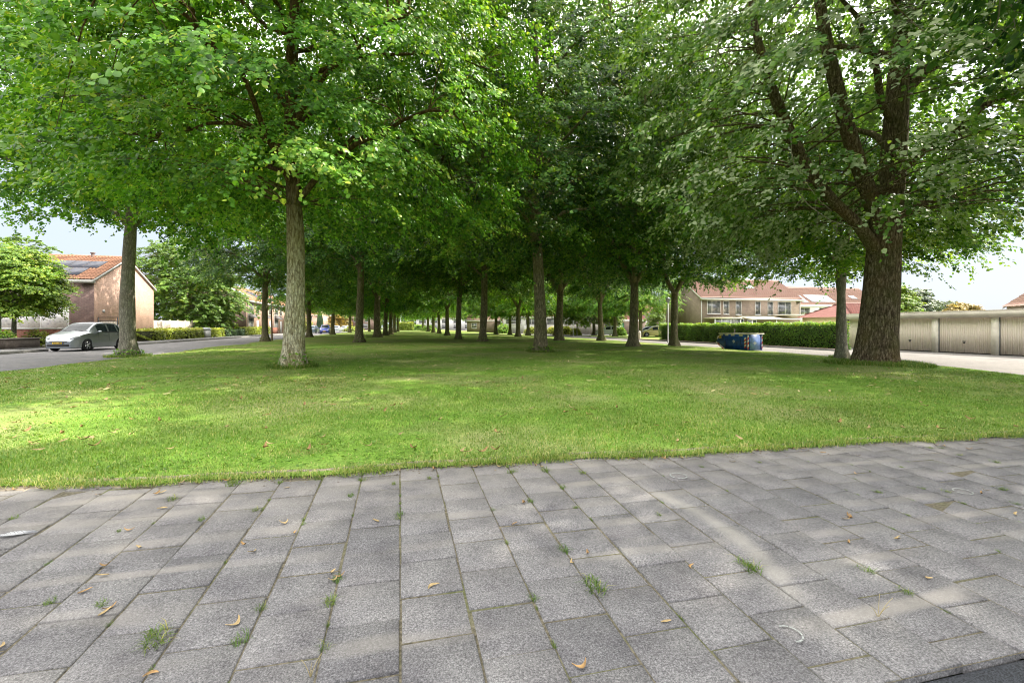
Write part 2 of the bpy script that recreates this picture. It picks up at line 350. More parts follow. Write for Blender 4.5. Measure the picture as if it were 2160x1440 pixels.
def pavement():
    pu,pv=.303,.313; b=Buf(); r=np.random.default_rng(3)
    for ci in range(-40,46):
        u0=ci*pu; off=1.80 if (ci%2)!=0 else 1.957
        ks=range(-2,10)
        for kk in ks:
            v0=off+kk*pv; v1=v0+pv
            if v0>near_edge(u0+.15)+.02: continue
            v0=max(v0,1.36); 
            if v1-v0<.08: continue
            g=.0045; e=.006
            a0,a1=u0+g+r.normal(0,.0015),u0+pu-g+r.normal(0,.0015); c0,c1=v0+g+r.normal(0,.0015),v1-g+r.normal(0,.0015)
            dz=r.normal(0,.0022); tx,ty=r.normal(0,.006),r.normal(0,.006)
            def zz(u,v): return pave_z(v)+dz+tx*(u-u0-pu/2)+ty*(v-v0-pv/2)
            P=[(a0,c0),(a1,c0),(a1,c1),(a0,c1)]; I=[(a0+e,c0+e),(a1-e,c0+e),(a1-e,c1-e),(a0+e,c1-e)]
            V=[(p[0],p[1],zz(*p)) for p in I]+[(p[0],p[1],zz(*p)-.005) for p in P]+[(p[0],p[1],zz(*p)-.04) for p in P]
            f=[(0,1,2,3)]+[(i+4,(i+1)%4+4,(i+1)%4,i) for i in range(4)]+[(i+8,(i+1)%4+8,(i+1)%4+4,i+4) for i in range(4)]
            b.add(V,[f],tint=np.clip(r.normal(.5,.09)+(.0 if r.random()>.05 else -.35),0,1))
    o=struct(build(b,'pavement',mat_slab())); o.rotation_euler=(0,0,A)
    # narrow edging stones at the right end of the lawn edge
    b=Buf()
    for kk in range(0,30):
        u0=4.6+kk*.31; v0=float(near_edge(u0+.15))+.02; z=pave_z(v0)
        b.box(u0+.004,u0+.305,v0-.06,v0+.05,z-.06,z+.004+r.normal(0,.002))
    o=struct(build(b,'pavement_edging',mat_plain('edging_concrete',(.20,.195,.19),.85,scale=30,bump=.3))); o.rotation_euler=(0,0,A)
    t=NT('joint_sand'); v=t.coord(); n=t.noise(v,60,3); n2=t.noise(v,2.5,3)
    c=t.ramp(n,[(.3,(.055,.05,.036)),(.7,(.19,.17,.125))]); c=t.mix(t.ramp(n2,[(.5,(0,)*3),(.7,(.5,)*3)]),c,(.09,.12,.03))
    b=Buf(); z0,z1=pave_z(1.36)-.0065,pave_z(4.12)-.0065
    b.add([(-14,1.36,z0),(15,1.36,z0),(15,4.12,z1),(-14,4.12,z1),(15,4.8,z1-.05),(-14,4.8,z1-.05)],[[(0,1,2,3),(3,2,4,5)]])
    o=struct(build(b,'pavement_joint_sand',t.done(t.bsdf(c,.95,0,.1,t.bump(n,.6,.01))))); o.rotation_euler=(0,0,A)
    b=Buf(); z=pave_z(1.36)-.03
    b.add([(-60,-9,z),(60,-9,z),(60,1.355,z),(-60,1.355,z)],[[(0,1,2,3)]]); o=struct(build(b,'asphalt_street',M_ASPH)); o.rotation_euler=(0,0,A)
    # crumbs of soil and chaff lying along the lawn edge
    b=Buf(); m=1500; u=r.uniform(-8,11,m); v=near_edge(u)-np.abs(r.normal(0,.09,m)); 
    for uu,vv in zip(u,v): 
        q=r.uniform(.0025,.008); z=pave_z(vv)+.001; a=r.uniform(0,6.28); c_,s_2=math.cos(a)*q,math.sin(a)*q
        b.add([(uu+c_*1.6,vv+s_2*1.6,z),(uu-s_2,vv+c_,z),(uu-c_*1.6,vv-s_2*1.6,z),(uu+s_2,vv-c_,z),(uu,vv,z+q*.8)],[[(0,1,4),(1,2,4),(2,3,4),(3,0,4)]])
    o=build(b,'soil_crumbs',mat_plain('soil_crumb',(.15,.12,.085),.95,scale=40,var=.5)); o.rotation_euler=(0,0,A); o['kind']='stuff'; o['label']='brown soil crumbs and chaff along the lawn edge of the paving'; o['category']='soil'
    # sandy soil strip left where the lawn has worn back
    b=Buf(); us=np.linspace(-9,13,80); V=[];
    for u in us:
        e_=float(near_edge(u)); V+= [(u,e_-.03-.02*math.sin(u*2.1)-.14*min(1,max(0,(-u-2.2)*1.5)),pave_z(e_)-.005),(u,e_+.14,.006)]
    b.add(V,[[(2*i,2*i+2,2*i+3,2*i+1) for i in range(len(us)-1)]])
    o=struct(build(b,'soil_strip',mat_plain('sandy_soil',(.27,.225,.17),.95,scale=14,var=.35,bump=.5))); o.rotation_euler=(0,0,A)
pavement()

# ------------------------------------------------------------------ grass
def blades(buf,P,h,w,lean,r,tint):
    n=len(P); th=r.uniform(0,2*np.pi,n); d=np.stack([np.cos(th),np.sin(th),np.zeros(n)],1); s=np.stack([-np.sin(th),np.cos(th),np.zeros(n)],1)
    up=np.array([0,0,1.0])
    mid=P+d*(lean*h*.35)[:,None]+up*(h*.6)[:,None]; tip=P+d*(lean*h)[:,None]+up*(h*(1.05-.4*lean))[:,None]
    hw=(w/2)[:,None]
    V=np.stack([P-s*hw,P+s*hw,mid+s*hw*.75,mid-s*hw*.75,tip],1).reshape(-1,3)
    i=np.arange(n)*5
    q=np.stack([i,i+1,i+2,i+3],1); tr=np.stack([i+3,i+2,i+4],1)
    buf.add(V,[q],tint=tint); buf.n-=0
    buf.F.setdefault(3,[]).append(tr+buf.n-len(V)); buf.T.setdefault(3,[]).append(np.asarray(tint))
M_GRASS=mat_leaf('grass_blade',[(0,(.085,.18,.028)),(.45,(.175,.31,.048)),(.75,(.27,.40,.075)),(.9,(.44,.45,.16)),(1,(.60,.53,.29))],trans=.35,rough=.5,cvar=.25,tmul=(1.2,1.25,.6))
def vnoise(x,y,s,seed):
    r=np.random.default_rng(seed); g=r.random((64,64)); x=x/s; y=y/s
    xi=np.floor(x).astype(int); yi=np.floor(y).astype(int); fx=x-xi; fy=y-yi; fx=fx*fx*(3-2*fx); fy=fy*fy*(3-2*fy)
    G=lambda a,b_: g[a%64,b_%64]
    return (G(xi,yi)*(1-fx)+G(xi+1,yi)*fx)*(1-fy)+(G(xi,yi+1)*(1-fx)+G(xi+1,yi+1)*fx)*fy
def lawn_grass():
    r=np.random.default_rng(11); b=Buf()
    N=520000; y=3.2*np.exp(r.random(N)*np.log(34/3.2)); x=(r.random(N)*2-1)*1.22*y
    u,v=UV(x,y); ok=(v>near_edge(u)-.05*r.random(N)-.01)&(u>left_edge(v)+.05)&(u<right_edge(v)-.05); x,y,u,v=x[ok],y[ok],u[ok],v[ok]
    pn=.6*vnoise(x,y,1.3,1)+.4*vnoise(x,y,.35,2); dry=vnoise(x,y,2.3,5)*.6+vnoise(x,y,.6,6)*.4
    edge=np.clip(1-(v-near_edge(u))/.35,0,1)
    keep=r.random(len(x))<np.clip(.40+1.1*pn-.85*np.clip((dry-.54)*4.5,0,1),0.12,1); x,y,u,v,pn,dry,edge=[q[keep] for q in (x,y,u,v,pn,dry,edge)]
    n=len(x); h=(.018+.032*pn*r.uniform(.5,1.3,n))*(1+.7*edge*r.random(n)); w=.0032*(1+y/5.5)*r.uniform(.7,1.3,n)
    lean=r.uniform(.2,1.25,n)
    tint=np.clip(r.normal(.42,.17,n)+.16*(pn-.5),0,.8); st=r.random(n)<(.10+.40*np.clip((dry-.5)*3,0,1)+.22*edge); tint=np.where(st,r.uniform(.82,1,n),tint)
    P=np.stack([x,y,lawn_z(u,v)-.004],1); blades(b,P,h,w,lean,r,tint)
    # longer rough grass round the trunk bases
    for (bx,by,rr,cnt) in ((11.65,15.0,1.25,5200),(-6.44,13.77,.62,1700),(-17,20.8,.75,1500),(1.35,22.2,.6,900),(15.3,21.7,.5,800)):
        th=r.uniform(0,2*np.pi,cnt); q=rr*np.sqrt(r.uniform(.25,1.3,cnt)); x=bx+q*np.cos(th); y=by+q*np.sin(th); u,v=UV(x,y)
        P=np.stack([x,y,lawn_z(u,v)-.01],1); blades(b,P,r.uniform(.07,.20,cnt),np.full(cnt,.012),r.uniform(.3,1.3,cnt),r,np.where(r.random(cnt)<.22,r.uniform(.8,1,cnt),r.uniform(.1,.6,cnt)))
    # ragged overhanging fringe along the paving
    m=26000; u=r.uniform(-8,12,m); cl=vnoise(u*1.0+40,u*0+3,.22,8)*.6+vnoise(u+40,u*0+9,.07,9)*.4; k=r.random(m)<np.clip(cl*1.9-.45,.06,1); u=u[k]; cl=cl[k]; m=len(u)
    v=near_edge(u)+r.uniform(-.09,.10,m)*np.clip(cl*1.5,.3,1.2)-.015; x=u*CA-v*SA; y=u*SA+v*CA
    P=np.stack([x,y,np.maximum(pave_z(v)+.002,lawn_z(u,v)-.01)],1); blades(b,P,r.uniform(.02,.075,m)*(.5+cl),np.full(m,.0042),r.uniform(.5,1.9,m),r,np.where(r.random(m)<.38,r.uniform(.8,1,m),np.clip(r.normal(.4,.18,m),0,.75)))
    # low clover patches
    m=9000; y=3.6*np.exp(r.random(m)*np.log(13/3.6)); x=(r.random(m)*2-1)*1.15*y; u,v=UV(x,y); q=vnoise(x,y,.8,21)*.65+vnoise(x,y,.27,22)*.35; k=(q>.60)&(v>near_edge(u)+.05)&(u<right_edge(v)-.1); x,y,u,v=x[k],y[k],u[k],v[k]; m=len(x)
    th=r.uniform(0,6.28,m); leaves(b,np.stack([x,y,lawn_z(u,v)+r.uniform(.012,.04,m)],1),np.stack([np.cos(th),np.sin(th),r.normal(.1,.25,m)],1),np.array([0,0,1.0])+r.normal(0,.3,(m,3)),r.uniform(.016,.034,m)*(1+y/14),np.clip(r.normal(.28,.12,m),0,.6))
    o=build(b,'grass',M_GRASS); o['kind']='stuff'; tag(o,'short mown green grass with dry straw patches covering the lawn','grass'); del o['category']
    o['category']='grass'

# ------------------------------------------------------------------ trees
LV=np.array([(0,0,0),(.0,1.0,-.06),(-.46,.22,-.10),(-.38,.64,-.14),(.46,.22,-.10),(.38,.64,-.14)])
BV=np.array([(0,0,0),(.0,1.0,-.05),(-.13,.22,-.02),(-.12,.7,-.05),(.13,.22,-.02),(.12,.7,-.05)])
def leaves(buf,P,ax,nm,size,tint,bract=None):
    n=len(P); ax=ax/(np.linalg.norm(ax,axis=1)[:,None]+1e-9); nm=nm-ax*np.sum(nm*ax,1)[:,None]; nm/=np.linalg.norm(nm,axis=1)[:,None]+1e-9
    sd=np.cross(ax,nm)
    L=np.broadcast_to(LV,(n,6,3)).copy()
    if bract is not None: L[bract]=BV
    V=P[:,None]+size[:,None,None]*(L[...,0:1]*sd[:,None]+L[...,1:2]*ax[:,None]+L[...,2:3]*nm[:,None])
    i=np.arange(n)[:,None]*6
    f=np.concatenate([i+np.array([[0,1,3,2]]),i+np.array([[0,4,5,1]])],1).reshape(-1,4)
    buf.add(V.reshape(-1,3),[f],tint=np.repeat(tint,2))
lawn_grass()
def unit(v): return v/(np.linalg.norm(v,axis=-1,keepdims=True)+1e-9)
def renv(s,Rr,flat=.5):
    s=np.clip(s,0,1); lo=flat+(1-flat)*np.sqrt(np.clip(1-(1-s/.32)**2,0,1)); hi=np.sqrt(np.clip(1-((s-.32)/.68)**2.2,0,1))
    return Rr*np.where(s<.32,lo,hi)
def spray_leaves(buf,r,C,out,nsp,nlf,ls,spread=.38,droop=.55,brf=.07,tb=0.0,flip=0.0):
    """leafy sprays round each clump centre C (n,3); out (n,3) outward directions"""
    n=len(C)
    D_=r.normal(0,spread,(n*nsp,3)); oo=np.repeat(out,nsp,0); D_[:,2]=D_[:,2]*.30-.42*(D_[:,0]*oo[:,0]+D_[:,1]*oo[:,1])-.25*(D_[:,0]**2+D_[:,1]**2); S=np.repeat(C,nsp,0)+D_; O=np.repeat(out,nsp,0)
    d=unit(O*np.array([1,1,.3])+r.normal(0,.75,(n*nsp,3))*np.array([1,1,.35])-np.array([0,0,droop*.6]))
    m=len(S); t=np.linspace(.05,1,nlf)[None]*r.uniform(.45,.75,(m,1))
    P=S[:,None]+d[:,None]*t[...,None]-np.array([0,0,1.0])*(droop*t[...,None]**2*.7)
    side=unit(np.cross(d,np.array([0,0,1.0])))
    sg=np.where(np.arange(nlf)%2==0,1,-1)[None,:,None]
    ax=d[:,None]*.55+side[:,None]*sg*.8+r.normal(0,.28,(m,nlf,3))-np.array([0,0,1.0])*r.uniform(.25,.85,(m,nlf,1))
    nm=np.array([0,0,1.0])+O[:,None]*np.array([1,1,.2])*.75+r.normal(0,.33,(m,nlf,3))
    nm=nm*np.where(r.random((m,1,1))<flip,-1.0,1.0)
    P=P+side[:,None]*sg*.03+r.normal(0,.03,(m,nlf,3))
    k=m*nlf; tint=np.clip(r.normal(.42,.18,k)+np.repeat(r.normal(tb,.15,m)+np.repeat(r.normal(0,.07,n),nsp),nlf),0,.86)
    br=r.random(k)<brf; tint=np.where(br,r.uniform(.9,1,k),tint); sz=ls*r.uniform(.55,1.32,k)
    leaves(buf,P.reshape(-1,3),ax.reshape(-1,3),nm.reshape(-1,3),sz,tint,br)
def curve(a,bb,bow,n=7):
    t=np.linspace(0,1,n)[:,None]; p=a*(1-t)+bb*t; return p+np.array([0,0,1.0])*(bow*4*t*(1-t))
def trunk_lobes(r,zs,n,amt=.2,h=.45,k=5):
    th=np.linspace(0,2*np.pi,n,endpoint=False)[None]; ph=r.uniform(0,6.28,4); z=zs[:,None]
    return 1+.045*np.sin(2*th+ph[0]+.35*z)+.04*np.sin(3*th+ph[1]-.5*z)+.022*np.sin(9*th+ph[3]+.4*z)+amt*np.exp(-z/h)*(.6+np.sin(k*th+ph[2]))
def poisson(r,n,fn,md):
    out=np.zeros((0,3)); tries=0
    while len(out)<n and tries<60:
        c=fn(max(n,200)); tries+=1
        for p in c:
            if len(out)==0 or np.min(np.sum((out-p)**2,1))>md*md:
                out=np.vstack([out,p])
                if len(out)>=n: break
    return out
def gen_tree(seed,H=17.5,Rr=7.0,hc=4.5,zb=3.5,r0=.30,fork=0,nclump=440,nsp=21,nlf=16,ls=.115,nlimb=18,bow=.35,flat=.8,limbs=None,trunkpts=None,reject=None,sidesT=22,flare=.55,center=(0,0),brf=.07,droop=.55,pexp=.40,spread=.42,knob=None,md=1.06,flip=0):
    r=np.random.default_rng(seed); tb=Buf(); lb=Buf(); skel=[]
    if trunkpts is None:
        top=hc+.5 if fork else .86*H
        zs=np.concatenate([np.linspace(0,1.2,9),np.arange(1.5,top,.45)]); ph=r.uniform(0,6.28,2)
        P=np.stack([.05*np.sin(zs*.7+ph[0])+.012*zs*r.normal(),.05*np.sin(zs*.6+ph[1])+.012*zs*r.normal(),zs],1); P[:,:2]-=P[0,:2]
        rad=r0*(1-.80*np.clip(zs/H,0,1)**.9)+r0*flare*np.exp(-zs/.22)
        rad=rad*(1+.04*np.sin(zs*2.3+ph[0]))
        if knob is not None: rad=rad+knob[1]*np.exp(-((zs-knob[0])/.28)**2)
        P[0,2]-=.25
        tb.tube(P,rad,sidesT,trunk_lobes(r,zs,sidesT)); 
        if not fork: skel.append(P[zs>hc*.9])
    else:
        P,rad=trunkpts; zs=P[:,2]-P[0,2]; tb.tube(P,rad,sidesT,trunk_lobes(r,zs,sidesT,.12,.5,6)); 
    def trk(z):
        k=np.argmin(abs(P[:,2]-z)); return P[k].copy(),float(rad[k])
    if limbs is not None:
        for Lp,Lr in limbs:
            tb.tube(Lp,Lr,10); skel.append(Lp[1:])
    ga=r.uniform(0,6.28)
    if fork:
        base,br_=trk(hc+.2); 
        for i in range(fork):
            az=ga+i*2*np.pi/fork+r.normal(0,.25); ti=r.uniform(.5,.8); ln=(H-hc)*.82
            t=np.linspace(0,1,12); out=np.array([math.cos(az),math.sin(az),0])
            Lp=base-np.array([0,0,.3])+out*(ln*ti*(t-.28*t*t))[:,None]*.9+np.array([0,0,1.0])*(ln*(.86*t))[:,None]
            Lp+=np.cumsum(r.normal(0,.06,(12,3)),0)*np.array([1,1,0])
            tb.tube(Lp,br_*.66*(1-.85*t)+.02,10); skel.append(Lp[2:])
    cx,cyy=center
    for i in range(nlimb):
        s=(i+.5)/nlimb; z0=hc*.92+(H*.80-hc)*s**1.25; az=ga+i*2.39996+r.normal(0,.2)
        if fork and skel:
            sk_=skel[i%fork]; k=int(np.argmin(abs(sk_[:,2]-z0))); p0=sk_[k]; rr0=br_*.5
        else:
            p0,rr0=trk(min(z0,P[-1,2]))
        ztip=min(z0+r.uniform(.8,2.2)*(1.2-s),H*.95); rt=renv((ztip-zb)/(H-zb),Rr,flat)*r.uniform(.72,.92)
        e=np.array([cx+rt*math.cos(az),cyy+rt*math.sin(az),ztip]); 
        Lp=curve(p0,e,bow*rt*.45,9); Lp[1:-1]+=r.normal(0,.10,(7,3))
        t=np.linspace(0,1,9); tb.tube(Lp,np.clip(rr0*.42,.03,.11)*(1-.86*t)+.008,7); skel.append(Lp[2:])
    SK=np.concatenate(skel)
    def samp(n):
        s=r.beta(1.15,1.25,n); z=zb+(H-zb)*s; az=r.uniform(0,6.2832,n)
        wob=1+.13*np.sin(3*az+seed)+.08*np.sin(5*az+2*seed+z*.8)+.06*np.sin(z*2.1+az*2)
        q=renv(s,Rr,flat)*wob*r.random(n)**pexp
        c=np.stack([cx+q*np.cos(az),cyy+q*np.sin(az),z],1)
        if reject is not None: c=c[~reject(c,r)]
        return c
    C=poisson(r,nclump,samp,md*(Rr/7))
    outs=[]
    for c in C:
        dd=np.linalg.norm(SK-c,axis=1)+1.2*np.clip(np.hypot(SK[:,0]-cx,SK[:,1]-cyy)-np.hypot(c[0]-cx,c[1]-cyy),0,9)+.8*np.clip(SK[:,2]-c[2],0,9)
        a=SK[int(np.argmin(dd))]; L_=np.linalg.norm(c-a)
        Bp=curve(a,c,.10*L_,5); Bp[1:-1]+=r.normal(0,.05,(3,3)); tb.tube(Bp,np.linspace(.008+.006*L_,.005,5),4,cap=False)
        o=(c-np.array([cx,cyy,zb+.35*(H-zb)]))*np.array([1,1,.5]); outs.append(unit(o+1e-3))
    spray_leaves(lb,r,C,np.array(outs),nsp,nlf,ls,brf=brf,droop=droop,spread=spread,flip=flip)
    return tb,lb
def place_tree(name,label,cat,tb,lb,loc,rz=0,scale=1,group=None,bark=None,leaf=None):
    t=thing(name,label,cat,loc,rz,group); t.scale=(scale,)*3
    build(tb,'trunk',bark or M_BARK,t,smooth=True); build(lb,'crown',leaf or M_LIME,t); return t
AV='lime trees planted in rows on the lawn'
# prototypes A straight, B straight, C forked, D forked
protos={}
GT=dict(A=dict(seed=21,H=20,zb=5.0,hc=4.9,nclump=480),B=dict(seed=22,Rr=7.2,H=21,nclump=480,hc=5.4,zb=5.6),C=dict(seed=23,fork=3,hc=3.9,zb=5.3,H=20,nlimb=10),D=dict(seed=24,fork=4,hc=4.0,zb=5.0,H=21,nlimb=10,Rr=6.8),E=dict(seed=25,H=15.5,Rr=5.6,hc=4.0,zb=3.5,nclump=330),F=dict(seed=26,fork=3,H=15.5,Rr=5.6,hc=3.6,zb=4.0,nlimb=10,nclump=330))
def shoots(parent,rad,n,seed,h=.35):
    r=np.random.default_rng(seed); b=Buf(); th=r.uniform(0,6.28,n); q=rad*r.uniform(.8,1.5,n)
    P=np.stack([q*np.cos(th),q*np.sin(th),r.uniform(.02,h,n)],1); O=np.stack([np.cos(th),np.sin(th),np.zeros(n)],1)
    leaves(b,P,O+r.normal(0,.4,(n,3)),np.array([0,0,1.])+.5*O+r.normal(0,.3,(n,3)),r.uniform(.06,.13,n),r.uniform(.2,.8,n))
    return build(b,'basal_foliage',M_LIME,parent)
TREES=[ # px,py,h,proto,rz,scale,label
 (272,748,1.26,'A',.4,1.0,'lime tree with bare grey-green trunk at the left road edge, overlapping the silver car'),
 (560,718,1.24,'B',1.2,.92,'lime tree with straight trunk beside the thin leaning street pole'),
 (757,722,1.21,'B',2.0,1.0,'lime tree with straight olive-brown trunk, next in the row behind the pale lichen trunk'),
 (796,711,1.21,'D',.3,1.25,'thick black-looking lime trunk forking low, just right of the olive-brown trunk'),
 (813,707.5,1.21,'A',2.9,1.0,'lime tree half hidden behind the right side of the thick black trunk'),
 (824,705,1.21,'B',4.0,1.0,'slim dark lime tree second behind the thick black trunk'),
 (832,701.5,1.21,'C',1.0,1.0,'far lime tree third behind the thick black trunk'),
 (839,698.8,1.21,'A',5.0,1.0,'farthest lime tree of the left inner row, left of the far clipped hedge'),
 (652,711,1.24,'B',.9,.95,'lime tree with dark slim trunk left of the distant blue car'),
 (702,706,1.24,'A',3.7,.95,'lime tree with brown trunk right of the distant blue car'),
 (738,701.5,1.24,'D',2.2,.95,'thin lime tree at the far left road edge beside the distant pale cars'),
 (779,700,1.24,'B',5.5,.9,'thin far lime tree between the olive-brown trunk and the thick black trunk'),
 (1140,742,1.21,'A',1.75,1.02,'lime tree with leafy shoots round its foot, nearest in the middle of the lawn'),
 (1018,720,1.21,'B',3.3,1.0,'lime tree with wide flared foot left of the one with leafy shoots'),
 (967,714.5,1.21,'A',4.4,.95,'slim slightly leaning dark lime tree in the middle row'),
 (943,707,1.21,'D',5.1,1.0,'dark lime tree just left of the slim leaning one'),
 (926,703,1.21,'B',.2,.95,'lime tree left of the dark pair in the middle row'),
 (914,701.5,1.21,'C',2.6,1.0,'dark forked lime tree fifth back in the middle row'),
 (903,699.5,1.21,'A',.8,1.0,'lime tree sixth back in the middle row, slim and upright'),
 (892,697.6,1.21,'B',2.4,1.0,'farthest lime tree of the middle row, right of the far clipped hedge'),
 (1180,718,1.21,'C',0.0,1.05,'dark lime tree forking wide, just right of the one with leafy shoots'),
 (1335,730,1.21,'D',1.4,.95,'lime tree with thick limb rising left, left of the blue skip'),
 (1093,709.5,1.21,'C',2.1,.95,'lime tree with Y-shaped fork between the flared foot and the leafy shoots'),
 (1046,704,1.21,'A',3.0,.92,'straight lime tree right behind the one with wide flared foot'),
 (1076,703.5,1.21,'B',1.1,.88,'thin lime tree left of the Y-shaped fork, in front of the white far house'),
 (1422,726.5,1.30,'D',3.6,.9,'lime tree with pale right side next to the left end of the clipped hedge'),
 (1268,714.5,1.25,'D',4.9,.9,'lime tree with cupped fork and green shoots, left of the white parked car'),
 (1114,706,1.24,'A',5.7,.9,'thin lime tree left of the yellow-green bushes at the far house'),
 (1172,705,1.24,'B',4.6,.9,'thin pale lime tree partly behind the wide-forked dark one'),
 (1297,707.5,1.30,'A',2.2,.88,'slender lime tree right of the white parked car'),
 (1253,704.5,1.28,'B',.5,.88,'slender lime tree behind the cupped fork, left of the white parked car'),
 (1351,709.5,1.35,'C',4.2,.88,'pale-trunked lime tree in front of the white van'),
 (990,699.3,1.24,'B',2.8,.85,'thin far lime tree between the middle row and the flared foot'),
]
used=set()
for (px,py,h,pk,rz,sc,lab) in TREES[1:]:
    x,y=GP(px,py,h); z=HC-h if h>HC+.001 else z_at(x,y)
    if y>47: pk={'A':'E','B':'E','C':'F','D':'F'}[pk]
    if pk not in protos:
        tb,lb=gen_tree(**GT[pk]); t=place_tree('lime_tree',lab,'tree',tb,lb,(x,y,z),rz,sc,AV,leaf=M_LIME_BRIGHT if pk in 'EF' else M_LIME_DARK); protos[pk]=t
    else: t=dup(protos[pk],(x,y,z),rz,sc,lab,AV)
    if px in (1140,1268,560): sh=shoots(t,.33,150 if px==1140 else 90,px,.3)
# nearest left tree (own mesh)
x,y=GP(617,775); 
x1_,y1_=GP(272,748,1.26); tb,lb=gen_tree(33,H=17,Rr=6.4,hc=5.9,zb=6.4,r0=.30,nclump=420,nsp=21,nlf=16,ls=.105,nlimb=18,flat=.7,flare=.4)
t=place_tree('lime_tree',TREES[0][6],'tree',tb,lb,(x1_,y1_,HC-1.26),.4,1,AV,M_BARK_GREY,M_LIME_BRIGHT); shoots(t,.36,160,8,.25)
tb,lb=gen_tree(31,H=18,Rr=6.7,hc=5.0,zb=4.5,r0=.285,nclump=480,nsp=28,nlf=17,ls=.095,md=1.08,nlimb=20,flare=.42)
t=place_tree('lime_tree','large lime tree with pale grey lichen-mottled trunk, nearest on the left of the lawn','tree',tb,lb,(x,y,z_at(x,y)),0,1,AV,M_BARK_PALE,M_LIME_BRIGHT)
shoots(t,.4,120,5,.45)
# lime added beside the viewer to shade the paving, crown reaching the top right
dup(protos['B'],(13.6,2.6,-.1),2.2,1.22,'lime tree added beside the paving to shade it, only its outer twigs reaching the upper right corner',AV)
# pruned slim tree left of the giant
x,y=GP(1775,752,1.38)
tb,lb=gen_tree(37,H=10.5,Rr=5.2,hc=4.1,zb=4.1,r0=.235,nclump=270,nsp=18,nlf=15,ls=.105,nlimb=14,flare=.35,flat=.85,knob=(3.55,.09))
place_tree('lime_tree','slim lime tree with knobbly pruned trunk close left of the giant trunk','tree',tb,lb,(x,y,-.17),0,1,AV,M_BARK_GREY)
# giant silver lime on the right
Y0=15.1
def PP(lst): return np.array([PX(a,b_,c) for a,b_,c in lst])
def smooth_path(p,rad,n):
    t=np.linspace(0,len(p)-1,n); 
    q=np.stack([np.interp(t,np.arange(len(p)),p[:,k]) for k in range(3)],1)
    for _ in range(2): q[1:-1]=.25*q[:-2]+.5*q[1:-1]+.25*q[2:]
    return q,np.interp(t,np.arange(len(p)),rad)
tp=smooth_path(PP([(1848,788,Y0),(1848,765,Y0),(1849,745,Y0),(1852,700,Y0),(1858,620,Y0),(1862,540,Y0),(1868,470,Y0),(1876,420,Y0),(1885,330,Y0),(1892,230,Y0),(1898,120,15.2),(1910,0,15.3),(1916,-150,15.4),(1920,-330,15.5)]),[.72,.63,.555,.50,.47,.445,.415,.38,.355,.325,.285,.24,.17,.06],48)
ll=[]
for pts,rd in [([(1862,500,Y0),(1838,420,15.0),(1805,335,14.8),(1775,225,14.5),(1755,150,14.3),(1730,20,14.2),(1712,-130,14.0),(1700,-280,14.0)],[.28,.24,.225,.21,.19,.15,.09,.03]),
    ([(1855,540,Y0),(1812,474,14.8),(1760,430,14.5),(1705,360,14.2),(1660,270,14.0),(1622,175,13.8),(1593,67,13.6),(1570,-80,13.5)],[.24,.17,.155,.15,.16,.14,.10,.03]),
    ([(1895,215,Y0),(1935,168,15.0),(1990,128,14.8),(2045,88,14.6),(2090,52,14.4),(2150,-10,14.0)],[.16,.13,.11,.10,.07,.03]),
    ([(1893,130,Y0),(1950,92,15.3),(2010,62,15.8),(2080,30,16.2)],[.13,.09,.07,.02]),
    ([(1900,60,15.2),(1890,-10,13.5),(1860,-60,12),(1800,-80,10.4),(1760,-60,9.6)],[.16,.12,.09,.06,.02])]:
    q,rr=smooth_path(PP(pts),rd,22); ll.append((q,rr))
base=PX(1848,768,Y0)
def rej(c,r):
    px=1080+F*c[:,0]/c[:,1]; py=YH-F*(c[:,2]-HC)/c[:,1]
    m=(c[:,1]<15.8)&(px>1700)&(px<1975)&(py>110)&(py<640)
    m2=(c[:,1]<14.8)&(px>1560)&(px<1720)&(py>150)&(py<420)
    m3=(py>560)&(px<1800)
    return (m&(r.random(len(c))<.95))|(m2&(r.random(len(c))<.75))|(m3&(r.random(len(c))<.7))|(c[:,1]<7.2)
tb,lb=gen_tree(41,H=17,Rr=7.6,hc=6.2,zb=4.5,r0=.5,nclump=500,nsp=17,nlf=15,ls=.115,nlimb=7,flat=.7,limbs=ll,trunkpts=tp,reject=rej,sidesT=40,center=(base[0],base[1]-.2),brf=.05,droop=.85,flip=.38)
off=np.array([base[0],base[1],0])
for q in (tb,lb): q.xf(lambda V: V-off)
gz=z_at(base[0],base[1])-.05
t=place_tree('silver_lime_tree','giant lime tree with thick ridged trunk and silvery leaf undersides at the right','tree',tb,lb,(base[0],base[1],gz),0,1,None,M_BARK_BIG,M_SILVER)
# bare hanging twigs on its left and upper right
r=np.random.default_rng(5)
for pts in ([(1545,10,11.5),(1520,80,11.5),(1508,140,11.6),(1496,200,11.7)],[(1670,290,12),(1672,340,12),(1700,380,12),(1720,410,12),(1760,440,12)],[(2110,-5,9),(2098,50,9.2),(2075,90,9.4),(2020,140,9.8),(1950,165,10)],[(2130,-5,9),(2150,40,9),(2156,80,9)],[(1672,395,12),(1690,420,12),(1740,465,12.2),(1800,480,12.6)],[(1490,30,12),(1486,60,12),(1500,90,12)]):
    q,_=smooth_path(PP(pts),[1]*len(pts),14); q=q-np.array([base[0],base[1],gz]); q+=np.cumsum(r.normal(0,.012,q.shape),0)
    b=Buf(); b.tube(q,np.linspace(.016,.005,14),5)
    for k in (4,7,10):
        e=q[k]+np.array([r.normal(0,.25),r.normal(0,.2),-r.uniform(.2,.5)]); b.tube(curve(q[k],e,.05,5),np.linspace(.008,.003,5),4)
    build(b,'bare_twig',M_TWIG,t,smooth=True)

